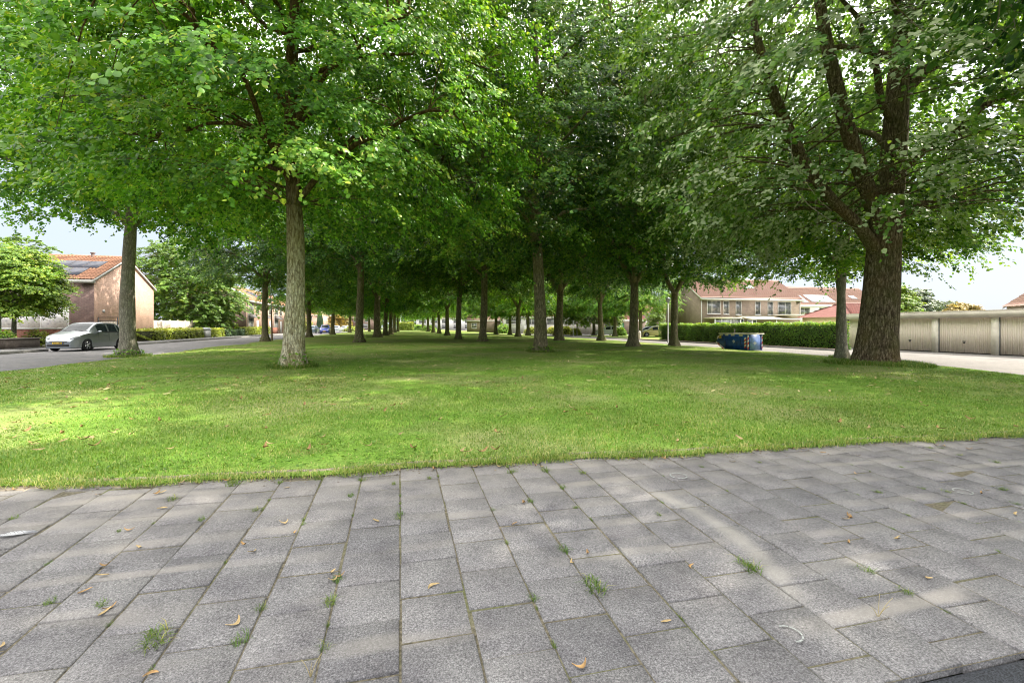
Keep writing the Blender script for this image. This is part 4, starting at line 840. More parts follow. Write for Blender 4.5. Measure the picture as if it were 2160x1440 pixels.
# far left houses
def fx(px,y): return (px-1080)/F*y
house('brick_house','far left house with orange brick gable right of the pale lichen trunk',(fx(612,140),140,-.2),R(4),8.2,9,4.9,6.9,M_BR_PINK,M_RT_ORANGE,wins=[(1,3.2,1.4,1.3),(5,3.2,1.4,1.3),(1,.8,2,1.5),(5,.8,1.8,1.5)],tw=.5,tl=.7)
house('brick_house','far left house with one solar panel and blue-white window, behind the blue car',(fx(676,160),160,-.2),R(6),7.5,9,4.6,6.6,M_BR_BROWN,M_RT_ORANGE,wins=[(3.4,3.0,1.8,1.4,dict(div=(.5,))),(1,.8,2,1.5),(4.2,.8,1.8,1.5)],solar=[(1.0,.8,1.2,1.6,M_SOLAR2),(2.25,.8,1.2,1.6,M_SOLAR2)],tw=.5,tl=.7)
house('brick_house','far left house with pale gable, behind the pale cars',(fx(722,170),170,-.2),R(6),11,9,4.6,6.8,M_BR_BROWN,M_RT_RED,wins=[(1,3,1.5,1.3),(4,3,1.5,1.3),(8,3,1.5,1.3),(1,.8,2,1.5),(7,.8,2,1.5)],tw=.5,tl=.7)
house('low_house','low far house with white upper panels, behind the middle row trunks',(fx(878,165),165,-.2),R(2),24,8,4.4,6.2,M_BR_BROWN,M_RT_RED,front=M_WHITE,wins=[(1+k*4.0,2.5,2.4,1.3) for k in range(6)]+[(1+k*4,.5,2.2,1.5) for k in range(6)],tw=.5,tl=.7)
house('low_house','far white-fronted house with pale blue panels under an orange roof, in the middle',(fx(1062,97),97,-.25),R(3),18.5,8,3.5,4.75,M_BR_GREY,M_RT_ORANGE,front=M_WHITE,wins=[(.5,1.9,3.2,1.1),(4.6,1.8,3.6,1.3,dict(div=(.33,.66))),(9,1.8,3.6,1.3,dict(div=(.5,))),(13.6,1.8,3.6,1.3,dict(div=(.5,)))],doors=[(4.2,2.4,1.6,M_WHITE),(9.6,2.6,1.6,M_CREAM)],tw=.4,tl=.6)
house('brick_house','far brick house wall left of the white-fronted house',(fx(985,104),104,-.25),R(3),7.4,8,2.9,4.2,M_BR_GREY,M_RT_RED,wins=[(1,1,1.2,1.2)],tw=.5,tl=.7)
house('low_house','far grey-brown house with white window and green door, behind the white parked car',(fx(1236,84),84,-.25),R(5),11.0,8,2.7,4.3,M_BR_GREY,M_RT_DARK,wins=[(3.4,.7,1.7,1.4,dict(div=(.5,)))],doors=[(6.0,.95,2.1,mat_plain('green_door',(.05,.2,.09),.5)),(.6,.9,2.1,M_WHITE)],tw=.4,tl=.6)
house('brick_house','far brick house with orange eaves and white window, left of the hedge end',(fx(1362,118),118,-.25),R(5),7.6,8,4.9,6.9,M_BR_PURPLE,M_RT_ORANGE,wins=[(4.3,3.2,1.3,1.35,dict(div=(.5,))),(3.9,1.0,2.4,1.3,dict(div=(.5,)))],tw=.4,tl=.6)
fence('wooden_fence','grey wooden garden fence right of the wide-forked trunk',(fx(1178,82),82,-.25),R(3),4,1.9,1.9,mat_plain('grey_fence',(.36,.34,.32),.9,scale=6))
# right grey-brown row
wr=[(.95,3.05,1.95,1.75,dict(div=(.36,))),(3.35,3.0,.85,1.75),(5.2,2.95,.85,1.8),(8.15,2.95,.85,1.8),(10.1,2.95,.85,1.8),(11.7,2.95,2.1,1.8,dict(div=(.55,))),(7.0,1.0,1.4,1.3)]
h3=house('brick_house_row','grey-brown brick house row with red pantile roof behind the clipped hedge',W(37.2,52.6,ZG),A,15.4,8.0,5.25,7.85,M_BR_GREY,M_RT_RED,wins=wr,pipes=[.12,15.2],skylights=[(8.4,2.7,1.3,.75)],chim=[(4.6,2.6,.35,.9)],tw=.30,tl=.38)
b=Buf(); b.box(.4,4.4,-2.2,-.08,2.42,2.58); build(b,'porch_roof',M_CREAM,h3)
for xx in (.55,1.5,2.8,4.2): b=Buf(); b.box(xx,xx+.1,-2.1,-2.0,0,2.41); build(b,'porch_post',M_WHITE,h3)
b=Buf(); b.box(.66,4.19,-2.12,-2.102,1.1,1.2); build(b,'porch_rail',M_WHITE,h3)
b=Buf(); b.box(.66,4.19,-2.05,-2.04,1.21,2.40); build(b,'porch_glass',M_PANE,h3)
win(h3,4.5,1.1,1.9,1.35,y=-.05,div=(.5,))
t=thing('garden_awning','pale canvas awning roof between the porch and the yellow shed, above the hedge','awning',W(42.2,49.5,ZG),A); b=Buf(); b.prismx([(0,2.3),(0,2.36),(2.6,2.78),(2.6,2.70)],0,7.5); build(b,'canvas',M_CREAM,t)
for xx in (.1,3.7,7.3): b=Buf(); b.box(xx,xx+.07,.05,.12,0,2.29); build(b,'post',M_WHITE,t)
b=Buf(); b.box(5.2,9.0,.3,2.6,2.86,2.98); build(b,'flat_panel',M_WHITE,t)
# yellow shed with dark red roof
t=thing('yellow_shed','yellow rendered shed with dark red tiled roof behind the right end of the hedge','shed',W(38.2,33.0,ZG),A); b=Buf(); b.box(0,5.6,0,5,0,2.42); build(b,'wall',mat_plain('yellow_render',(.62,.53,.24),.85,scale=3,var=.1),t)
b=Buf(); roof_slope(b,-.25,5.85,-.45,2.26,2.5,3.62,.3,.36); roof_slope(b,-.25,5.85,5.45,2.26,2.5,3.62,.6,.72)
for q in b.V:
    s_h=np.minimum(np.abs(q[:,1]+.45),np.abs(q[:,1]-5.45))/2.95; q[:,0]=np.maximum(q[:,0],-.25+s_h*2.3)
b.add([(-.25,-.45,2.3),(2.05,2.5,3.66),(-.25,5.45,2.3)],[[(0,1,2)]]); build(b,'roof',M_RT_DARK,t)
win(t,1.2,1.55,1.1,.75,mat=M_DARK); win(t,3.3,1.35,1.3,.6,mat=M_DARK); b=Buf(); b.box(-.27,5.87,-.55,-.47,2.06,2.22); build(b,'fascia',M_DARK,t)
# second right row with solar panels, hip roof house at the right edge
house('brick_house_row','pale house row with red roof and pale solar panels, left of the giant trunk',W(55.5,61,ZG),A,22,9,4.9,7.9,M_BR_GREY,M_RT_RED,front=M_WHITE,wins=[(1+k*4,3.0,2.2,1.4,dict(div=(.5,))) for k in range(5)],solar=[(1.2,.7,3.2,2.0,M_SOLAR2),(6.2,.8,1.2,2.2,M_SOLAR2),(8.2,1.0,4.6,2.2,M_SOLAR2)],skylights=[(17.2,2.2,1.1,.9)],tw=.4,tl=.5)
house('brick_house','red-roofed house corner with chimney at the right edge above the garages',W(71.0,25,ZG),A+R(62),12,9,3.9,7.2,M_BR_GREY,M_RT_RED,chim=[(1.0,4.3,.55,1.6),],tw=.4,tl=.5)
# garages
M_GAR=mat_plain('garage_concrete',(.93,.84,.73),.85,scale=2.5,var=.10,bump=.15)
def mat_gdoor():
    t=NT('cream_garage_door'); v=t.coord(); n=t.noise(v,1.6,4); n2=t.noise(t.coord((14,14,1.2)),1.5,4,.6); sp=t.n('SeparateXYZ'); t.l(v,sp.inputs[0])
    c=t.ramp(n,[(.3,(.93,.80,.68)),(.7,(.99,.865,.755))]); mr=t.n('MapRange'); t.l(sp.outputs['Z'],mr.inputs[0]); mr.inputs[1].default_value=.0; mr.inputs[2].default_value=.7; mr.inputs[3].default_value=.55; mr.inputs[4].default_value=.05
    c=t.mix(t.mix(1,mr.outputs[0],t.ramp(n2,[(.42,(0,)*3),(.7,(1,)*3)]),'MULTIPLY'),c,(.36,.30,.23)); return t.done(t.bsdf(c,.6,0,.3))
M_GDOOR=mat_gdoor()
M_FASC=mat_plain('garage_fascia',(.80,.73,.64),.8,scale=1.2,var=.14)
NG=9; mod=2.76
g=thing('garage_row','long row of flat-roofed garages with cream ribbed doors at the right','garage',W(29.5,26.0,ZG),A-R(90))   # local x towards the viewer, front -y
HT=2.27
b=Buf(); b.box(0,.28,0,.35,0,HT-.36); build(b,'pillar',M_GAR,g)
for k in range(NG): b=Buf(); b.box(.28+k*mod+2.46,.28+(k+1)*mod,0,.35,0,HT-.36); build(b,'pillar',M_GAR,g)
b=Buf(); b.box(0,.28+NG*mod,.6,5.5,.0,HT-.36); build(b,'rear_wall',M_GAR,g)
b=Buf(); b.box(0.0,.28+NG*mod,.02,.5,1.98-.06,HT-.34); build(b,'lintel',M_GAR,g)
b=Buf(); b.box(-.06,.34+NG*mod,-.10,5.6,HT-.33,HT); b.box(-.08,.36+NG*mod,-.12,-.05,HT,HT+.03); build(b,'roof_fascia',M_FASC,g)
for k in range(NG):
    x0=.28+k*mod; d=Buf(); nr=26; rw=(2.46-.06)/nr
    for q in range(nr): d.prism([(x0+.03+q*rw,.05),(x0+.03+(q+1)*rw,.05),(x0+.03+(q+1)*rw,1.91),(x0+.03+q*rw,1.91)],.10+(0 if q%2 else .004),.16)
    do=build(d,'garage_door',M_GDOOR,g)
    hb=Buf(); hb.box(x0+1.17,x0+1.29,.055,.099,.62,.66); hb.lathe([(.001,.05),(.035,.05),(.035,.099),(.001,.099)],10,'y',(x0+1.23,0,.57)); build(hb,'handle',M_DARK,do)
    for xa in (x0,x0+2.434): fr=Buf(); fr.box(xa,xa+.026,.06,.17,.0,1.92); build(fr,'door_jamb',M_METAL,do)

# ------------------------------------------------------------------ street poles
def pole(name,label,x,y,z,h,r0,mat,head=True,lean=(0,0),two=None,rz=0,cat='lamp post'):
    t=thing(name,label,cat,(x,y,z),rz); b=Buf(); b.tube([(0,0,0),(lean[0]*.5,lean[1]*.5,h*.5),(lean[0],lean[1],h)],[r0,r0*.8,r0*.6],10); build(b,'post',mat,t,smooth=True)
    if two is not None: b=Buf(); b.tube([(0,0,0),(lean[0]*.27,lean[1]*.27,h*.27),(lean[0]*.5,lean[1]*.5,h*.5)],[r0*1.4,r0*1.3,r0*1.2],10); build(b,'lower_post',two,t,smooth=True)
    if head: b=Buf(); b.lathe([(.03,h-.02),(.16,h+.05),(.20,h+.28),(.24,h+.34),(.03,h+.46)],14,c=(lean[0],lean[1],0)); build(b,'lamp_head',M_METAL,t,smooth=True)
    return t
x,y=GP(574,718,1.24); pole('street_pole','thin leaning pole with brown lower half beside a straight lime trunk',x,y,-.05,5.3,.05,M_PIPE,head=False,lean=(-.13,0),two=mat_plain('brown_post',(.26,.17,.09),.8),cat='pole')
x,y=GP(1409,722,1.44); pole('lamp_post','slim white lamp post right of the white van, near the hedge end',x,y,ZG,3.6,.07,M_WHITE)
x,y=GP(1209,709,1.42); pole('lamp_post','thin grey-white post in front of the small round-headed garden tree',x,y,ZG,2.3,.05,M_WHITE,head=False,cat='post')
x,y=GP(845,696.5,1.4); pole('lamp_post','far thin white post at the left of the far clipped hedge',x,y,-.2,5,.10,M_WHITE,head=False,cat='post')
x,y=GP(1349,715,1.44); t=thing('marker_post','short pale stone marker post right of the trunk with the thick limb','marker',(x,y,ZG)); b=Buf(); b.lathe([(.17,0),(.17,.75),(.12,.9),(.01,.94)],12); build(b,'post',mat_plain('marker_stone',(.6,.52,.46),.8,scale=6),t,smooth=True); b=Buf(); b.lathe([(.175,.55),(.175,.68)],12); build(b,'band',M_WHITE,t)

# ------------------------------------------------------------------ cars
def mat_paint(name,col,metal=.5): 
    t=NT(name); v=t.coord(); n=t.noise(v,2,3); c=t.ramp(n,[(.3,tuple(x*.9 for x in col)),(.7,col)]); return t.done(t.bsdf(c,.34,metal,.4,None,.45))
M_CGLASS=mat_plain('car_glass',(.022,.03,.032),.08,spec=.2,var=.3); M_TYRE=mat_plain('tyre_rubber',(.02,.02,.021),.85,scale=20); M_RIM=mat_plain('alloy_rim',(.55,.56,.58),.3,.8); M_LAMP=mat_plain('headlamp_lens',(.62,.65,.68),.08,.3,spec=1,scale=14,var=.3); M_TAIL=mat_plain('tail_lamp',(.4,.02,.02),.2); M_PLATE=mat_plain('yellow_plate',(.80,.52,.03),.45,var=.05); M_PBLUE=mat_plain('plate_blue',(.03,.08,.4),.5); M_CHROME=mat_plain('chrome',(.7,.7,.72),.12,1,var=.03)
def car(name,label,loc,rz,paint,L=3.95,W2=.865,H=1.52,kind='hatch',detail=True,group=None,cat='car'):
    t=thing(name,label,cat,loc,rz,group); ks=H/1.52
    if kind=='van':
        kt=[0,.01,.03,.3,.6,.72,.76,.84,.90,.96,1]; zt=[1.2,1.9,1.97,2.0,2.0,1.97,1.86,1.32,1.16,1.0,.6]; zbl=[.9,1.05,1.08,1.1,1.1,1.1,1.1,1.08,1.02,.9,.55]; wt=[.92,.97,1,1,1,1,1,.98,.95,.88,.66]; rf=[.93]*5+[.92,.9,.84,.8,.75,.6]; ks=H/2.0; wins_=[(.72,.83)]; ws=(.765,.835); rw=(2,3)
    else:
        kt=[0,.02,.06,.12,.20,.32,.45,.555,.62,.70,.755,.82,.90,.96,.985,1]; zt=[.80,.98,1.20,1.38,1.475,1.52,1.52,1.485,1.36,1.16,1.03,.965,.88,.76,.66,.54]; zbl=[.76,.88,.95,.965,.965,.955,.945,.94,.935,.93,.93,.90,.82,.70,.60,.50]; wt=[.74,.86,.94,.975,1,1,1,1,1,.995,.99,.975,.93,.84,.76,.64]; rf=[.66,.66,.68,.70,.72,.73,.73,.72,.74,.78,.82,.80,.78,.72,.66,.56]; wins_=[(.135,.195),(.225,.385),(.415,.60)]; ws=(.575,.735); rw=(.03,.10)
    extra=[a for p in wins_ for a in p]+list(ws)+[ws[1]+.016]+[max(0,min(1,x)) for x in rw]
    xf,xr=.795*L,.17*L; ra=.355
    ts=np.unique(np.round(np.concatenate([np.linspace(0,1,41),[x for x in extra if x<=1],(xf+ra*np.linspace(-1,1,11))/L,(xr+ra*np.linspace(-1,1,11))/L]),4))
    zT=np.interp(ts,kt,np.array(zt)*ks); zB=np.interp(ts,kt,np.array(zbl)*ks); wv=np.interp(ts,kt,wt)*W2; yr=np.interp(ts,kt,rf)*wv
    rows=[]
    for a,zt_,zb_,w_,y_ in zip(ts,zT,zB,wv,yr):
        x=a*L; zs=.19
        for xc in (xf,xr):
            if abs(x-xc)<ra: zs=max(zs,.30+math.sqrt(max(0,ra*ra-(x-xc)**2)))
        zs=min(zs,zb_-.03); zm=max(zs+.01,min(.52,zb_-.02)); zr=zt_-.035*min(1,(zt_-zb_)*4+.2)
        bu=1.0+.012*math.sin(min(1,max(0,(a-.1)/.8))*math.pi)
        P=[(0,.18),(.84*w_,zs if zs>.2 else .185),(.985*w_,zs),(w_*bu,zm),(w_*1.0,.5*(zm+zb_)),(.985*w_,zb_),(.985*w_*.9+y_*.1,zb_*.9+zr*.1),(.985*w_*.14+y_*.86,zb_*.14+zr*.86),(y_,zr),(y_*.86,zt_-.012),(y_*.4,zt_),(0,zt_+.006)]
        rows.append([(x-L/2,p[0],p[1]) for p in P])
    G=np.array(rows); m,n=G.shape[:2]
    body=Buf(); glass=Buf()
    def inr(a,b_,lst): return any(a>=p-1e-4 and b_<=q+1e-4 for p,q in lst)
    fb=[];fg=[];ft_=[]
    for i in range(m-1):
        for j in range(n-1):
            q=(i*n+j,(i+1)*n+j,(i+1)*n+j+1,i*n+j+1); a,b_=ts[i],ts[i+1]
            g_=(j==6 and inr(a,b_,wins_)) or (j>=9 and (inr(a,b_,[ws]) or inr(a,b_,[rw]))) 
            tr_=(j>=8 and abs(.5*(a+b_)-(ws[1]+.008))<.009) or (j==5 and a>.12 and b_<.63 and kind!='van')
            (fg if g_ else (ft_ if tr_ else fb)).append(q)
    Gf=G.reshape(-1,3); Gm=Gf*np.array([1,-1,1])
    cap=[tuple(range(n))] ; cap2=[tuple((m-1)*n+k for k in range(n-1,-1,-1))]
    fb=np.array(fb); body.add(Gf,[fb[:,::-1]*1]); body.add(Gm,[fb]); body.add(Gf,[cap]); body.add(Gf,[cap2]); body.add(Gm,[[c[::-1] for c in cap]]); body.add(Gm,[[c[::-1] for c in cap2]])
    fg=np.array(fg); glass.add(Gf,[fg[:,::-1]]); glass.add(Gm,[fg])
    bo=build(body,'body',paint,t,smooth=True)
    try: bo.data.set_sharp_from_angle(angle=R(35))
    except Exception: pass
    build(glass,'windows',M_CGLASS,t,smooth=True)
    if ft_:
        ft_=np.array(ft_); b=Buf(); b.add(Gf,[ft_[:,::-1]]); b.add(Gm,[ft_]); build(b,'window_seals',M_DARK,t,smooth=True)
    b=Buf(); b.box(-L*.46,L*.46,-W2*.80,W2*.80,.16,.62); build(b,'underbody',M_DARK,t)
    for xc in (xf-L/2,xr-L/2):
        for s in (-1,1):
            w=Buf(); y0=s*(W2-.20); y1=s*(W2+.0); rr=.305
            w.lathe([(.19,y0),(rr-.03,y0),(rr,y0+s*.03),(rr,y1-s*.03),(rr-.03,y1),(.205,y1-s*.005)],26,'y',(xc,0,.305)); wo=build(w,'wheel',M_TYRE,t,smooth=False)
            rm=Buf(); rm.lathe([(.001,y1-s*.05),(.19,y1-s*.06),(.207,y1-s*.004),(.20,y1)],24,'y',(xc,0,.305)); rmo=build(rm,'rim_well',M_DARK,wo)
            sp=Buf()
            for q in range(5 if detail else 5):
                for o_ in (-.16,.16):
                    an=q*1.2566+o_; c_,s_=math.cos(an),math.sin(an); pw=.018
                    p0=np.array([xc+.04*c_,0,.305+.04*s_]); p1=np.array([xc+.2*c_,0,.305+.2*s_]); nx=np.array([-s_,0,c_])*pw
                    ya,yb=(y1-s*.03,y1-s*.008); V=[]
                    for yy in (ya,yb):
                        for p in (p0-nx,p0+nx,p1+nx,p1-nx): V.append((p[0],yy,p[2]))
                    sp.add(V,[[(0,1,2,3),(7,6,5,4),(0,4,5,1),(1,5,6,2),(2,6,7,3),(3,7,4,0)]])
            sp.lathe([(.001,y1-s*.004),(.05,y1-s*.006),(.05,y1-s*.03)],12,'y',(xc,0,.305)); sp.lathe([(.195,y1-s*.012),(.212,y1-s*.002),(.212,y1-s*.03)],24,'y',(xc,0,.305)); build(sp,'rim',M_RIM,wo)
    fxx=L/2
    for s in (-1,1):
        b=Buf(); b.ell((0,0,0),(.25,.13,.085)); 
        V=np.concatenate(b.V); c_,s_=math.cos(s*.62),math.sin(s*.62); V=np.stack([V[:,0]*c_+V[:,1]*s_,-V[:,0]*s_+V[:,1]*c_,V[:,2]-.22*V[:,0]],1); b.V=[V+np.array([fxx-.27,s*W2*.735,(.72 if kind!='van' else .85)*ks])]; build(b,'headlight',M_LAMP,t,smooth=True)
        b=Buf(); b.ell((-L/2+.10,s*W2*.80,.88*ks),(.09,.07,.14)); build(b,'tail_light',M_TAIL,t,smooth=True)
        b=Buf(); xm=L*(.615 if kind!='van' else .80)-L/2; b.ell((xm,s*(W2+.10),1.0*ks),(.075,.11,.07)); b.box(xm-.03,xm+.03,min(s*(W2-.02),s*(W2+.06)),max(s*(W2-.02),s*(W2+.06)),.955*ks,.985*ks); build(b,'mirror',paint,t,smooth=True)
    b=Buf(); b.box(fxx-.03,fxx+.012,-.52*W2/.865,.52*W2/.865,.27,.385); build(b,'lower_grille',M_DARK,t)
    b=Buf(); b.box(fxx-.06,fxx+.004,-.42,.42,.50,.53); build(b,'upper_grille',M_DARK,t)
    pl=Buf(); pl.box(fxx+.014,fxx+.03,-.26,.26,.40,.495); po=build(pl,'number_plate',M_PLATE,t)
    pb_=Buf(); pb_.box(fxx+.0302,fxx+.034,.215,.258,.402,.493); build(pb_,'plate_band',M_PBLUE,po)
    if detail:
        # dark seams of the doors, handles, wipers, emblem
        b=Buf()
        for a in (.40,.61,.215):
            for s in (-1,1):
                i=int(np.argmin(abs(ts-a))); 
                col=[G[i][j]*np.array([1,s,1])+np.array([0,s*.0022,0]) for j in range(3 if a!=.215 else 4,7)]
                b.tube(np.array(col),.005,4)
        build(b,'door_seams',M_DARK,t)
        for a in (.46,.26):
            for s in (-1,1): hb=Buf(); hb.ell((a*L-L/2,s*(W2+.012),.86*ks),(.10,.022,.02)); build(hb,'door_handle',paint,t,smooth=True)
        b=Buf()
        for z0 in (.60,.635):
            for s in (-1,1): b.add([(fxx-.045,0,z0+.045),(fxx-.045,0,z0+.028),(fxx-.06,s*.085,z0-.012),(fxx-.06,s*.085,z0+.005)],[[(0,1,2,3)]])
        for s in (-1,1): b.box(fxx-.075,fxx-.052,min(s*.09,s*.42),max(s*.09,s*.42),.595,.612)
        build(b,'emblem',M_CHROME,t)
        gl=Buf()
        for q,ww in enumerate((.035,.05,.05,.02,.05,.05)): gl.box(fxx+.0302,fxx+.033,.15-q*.068-ww/2,.15-q*.068+ww/2,.425,.475)
        build(gl,'plate_characters',M_DARK,po)
        for s in (-1,1): b=Buf(); b.box(fxx-.055,fxx-.02,min(s*.50,s*.60),max(s*.50,s*.60),.36,.42); build(b,'fog_light',M_LAMP,t)
        for ya in (.5,-.1): b=Buf(); b.tube([(L*.752-L/2,ya,1.045*ks),(L*.735-L/2,ya-.45,1.09*ks)],.008,4); build(b,'wiper',M_DARK,t)
    return t
# silver hatchback: near-side wheels from the photo
fw=np.array([-23.3,25.8]); rw_=np.array([-23.6,28.25]); d=(fw-rw_)/np.linalg.norm(fw-rw_); lf=np.array([-d[1],d[0]])
Lc=4.0; cen=fw-d*(.795*Lc-Lc/2)-lf*(.865)
car('parked_car','silver hatchback parked facing the viewer on the left road, yellow number plate','car' and (cen[0],cen[1],ZR+.004),math.atan2(d[1],d[0]),mat_paint('silver_paint',(.34,.365,.39),.75),L=Lc,H=1.58)
GC='cars parked far down the left road'
car('parked_car','dark blue car facing the viewer far down the left road',(fx(686,86),86,ZR+.004),A-R(86),mat_paint('blue_paint',(.04,.06,.28),.3),H=1.6,detail=False,group=GC)
car('parked_car','grey-blue car seen from behind, left of the dark blue one',(fx(661,93),93,ZR+.004),A+R(88),mat_paint('greyblue_paint',(.22,.28,.34),.4),L=4.2,detail=False,group=GC)
car('parked_car','pale blue-grey car behind the trunk right of the dark blue one',(fx(711,116),116,ZR+.004),A+R(90),mat_paint('pale_paint',(.5,.55,.58),.4),L=4.2,detail=False,group=GC)
car('parked_car','pale car with dark red tail lamps, farthest right down the left road',(fx(728,122),122,ZR+.004),A-R(120),mat_paint('palerear_paint',(.55,.6,.66),.4),L=4.2,detail=False,group=GC)
GR='cars parked in front of the houses on the right'
car('parked_car','white car parked between the two slender trunks on the right',(fx(1284,74),74,ZG+.03),R(165),mat_paint('white_paint_car',(.75,.77,.8),0),L=4.1,H=1.48,detail=False,group=GR)
car('parked_car','gold-coloured car with pale wheel in the right parking row',(fx(1381,63),63,ZG+.05),R(172),mat_paint('gold_paint',(.55,.47,.20),.4),L=3.9,H=1.45,detail=False,group=GR)
car('parked_car','black car nose left of the gold-coloured one in the right parking row',(fx(1367,66),66,ZG+.05),R(175),mat_paint('black_paint',(.04,.045,.05),.2),L=3.9,H=1.4,detail=False,group=GR)
car('parked_car','dark red car behind the white lamp post on the right',(fx(1402,70),70,ZG+.05),R(160),mat_paint('red_paint',(.40,.02,.03),.1),L=4.0,H=1.5,detail=False,group=GR)
car('parked_car','pale silver car behind the gold-coloured one',(fx(1390,77),77,ZG+.05),R(175),mat_paint('silver2_paint',(.62,.66,.7),.4),L=4.3,H=1.55,detail=False,group=GR)
car('delivery_van','white delivery van behind the pale lime trunk on the right',(fx(1362,86),86,ZG+.05),R(5),mat_paint('van_white',(.78,.79,.80),0),L=5.2,W2=.95,H=2.25,kind='van',detail=False,cat='van')

# ------------------------------------------------------------------ blue skip
def skip():
    M_BLUE=mat_plain('skip_blue',(.018,.085,.29),.5,scale=3,var=.4,bump=.1); M_BLUE_SHEEN=mat_plain('skip_end_sheen',(.20,.30,.60),.45,scale=3,var=.25); M_RIMC=mat_plain('skip_rim',(.66,.60,.46),.6,scale=4)
    M_R=mat_plain('hazard_red',(.58,.035,.03),.5); M_W=mat_plain('hazard_white',(.78,.74,.66),.5)
    x,y=13.75,27.45; t=thing('waste_skip','blue waste skip with red and white hazard corners on the lawn edge by the road','skip',(x,y,ZG+.045),A+R(90))  # local x away along the road, y to the left (long near side at y=0.. -w)
    Lb,Lt,h,w=2.35,2.62,1.0,1.05
    # local: near end at x=0; long visible side is +y (towards -u); body spans y in [-w,0]
    side=[(0,0),(Lb-.42,0),(Lt+.12,.46),(Lt-.02,.62),(Lt-.20,h-.07),(0,h-.07)]
    b=Buf()
    for y0,y1 in ((-.03,0),(-w,-w+.03)): b=Buf(); b.prism([(p[0],p[1]) for p in side],y0,y1); build(b,'side_wall',M_BLUE,t)
    b=Buf(); b.box(-.025,-.001,-w+.02,-.02,0.01,h-.07); build(b,'end_wall',M_BLUE_SHEEN,t)  # end wall paler than the sides, sky reflection painted into its blue
    b=Buf(); 
    q=side[1:5]
    for k in range(3):
        (xa,za),(xb,zb_)=q[k],q[k+1]; b.add([(xa,-w+.03,za),(xa,-.03,za),(xb,-.03,zb_),(xb,-w+.03,zb_)],[[(0,1,2,3)]])
    b.add([(0,-w+.03,.02),(0,-.03,.02),(Lb-.42,-.03,.02),(Lb-.42,-w+.03,.02)],[[(0,1,2,3)]]); build(b,'floor',M_BLUE,t)
    b=Buf(); b.box(-.06,Lt-.16,-.03,.05,h-.07,h); b.box(-.06,Lt-.16,-w-.05,-w+.03,h-.07,h); b.box(-.1,-.001,-w-.05,.05,h-.066,h+.003); build(b,'rim',M_RIMC,t)
    for xx in (.35,1.05,1.6,2.1): b=Buf(); b.box(xx,xx+.28,.002,.045,h-.17,h-.071); build(b,'rim_block',M_RIMC,t)
    for xx in (.48,1.83): b=Buf(); b.box(xx-.03,xx+.03,.001,.03,.02,h-.18); build(b,'rib',M_BLUE,t)
    for yy in (-.13,-w+.13): b=Buf(); b.box(-.06,-.026,yy-.03,yy+.03,.02,h-.08); build(b,'rib',M_BLUE,t)
    def stripes(pts_fn,n,name):
        for c,mt in ((0,M_R),(1,M_W)):
            b=Buf()
            for k in range(n):
                if k%2==c: b.add([pts_fn(0,k/n),pts_fn(1,k/n+.12),pts_fn(1,(k+1)/n+.12),pts_fn(0,(k+1)/n)],[[(0,1,2,3)]])
            build(b,name,mt,t)
    stripes(lambda a,s:(.03+.16*(1-a),.034,.10+.70*min(s,1.12)*.88),6,'hazard_stripe')
    stripes(lambda a,s:(-.030,-.008-.11*a,.02+.84*min(s,1.05)),6,'hazard_stripe')
    stripes(lambda a,s:(-.030,-w+.12-.11*a,.02+.84*min(s,1.05)),6,'hazard_stripe')
    (xa,za),(xb,zb_)=side[1],side[2]
    stripes(lambda a,s:(xa+(xb-xa)*min(s,1)-.0+.03,.006-.14*a*0+.0,za+(zb_-za)*min(s,1)-.0+(.11*a-.10)),4,'hazard_stripe')
    b=Buf(); b.box(Lt-.36,Lt-.36+.26,.003,.012,.66,.83); build(b,'yellow_label',M_PLATE,t)
    b=Buf(); b.box(Lt-.33,Lt-.13,.0125,.014,.76,.78); b.box(Lt-.33,Lt-.16,.0125,.014,.71,.73); build(b,'label_text',M_DARK,t)
    for yy in (.02,-w-.02): b=Buf(); b.tube([(Lt+.02,yy,.62),(Lt-.10,yy,.80)],.035,8); build(b,'lifting_lug',M_RIMC,t)
    # logo: pale ring crossed by an arrow-headed bar
    def logo(cx,cz,s,yv,face):
        b=Buf(); th=np.linspace(0,2*np.pi,25)
        def pt(a,c_): return (cx+a*s,yv,cz+c_*s) if face=='y' else (yv,cx+a*s,cz+c_*s)
        for k in range(24):
            b.add([pt(.62*math.cos(th[k]),.62*math.sin(th[k])),pt(.62*math.cos(th[k+1]),.62*math.sin(th[k+1])),pt(.40*math.cos(th[k+1]),.40*math.sin(th[k+1])),pt(.40*math.cos(th[k]),.40*math.sin(th[k]))],[[(0,1,2,3)]])
        b.add([pt(-1,.06),pt(1.3,.13),pt(1.3,-.13),pt(-1,-.06)],[[(0,1,2,3)]]); b.add([pt(.62,0),pt(.85,.0),pt(.2,.85),pt(.1,.62)],[[(0,1,2,3)]]); b.add([pt(.62,0),pt(.1,-.62),pt(.2,-.85),pt(.85,0)],[[(0,1,2,3)]])
        build(b,'logo',M_W,t)
    logo(1.12,.50,.12,.0045,'y'); logo(-w/2,.42,.12,-.0275,'x')
skip()

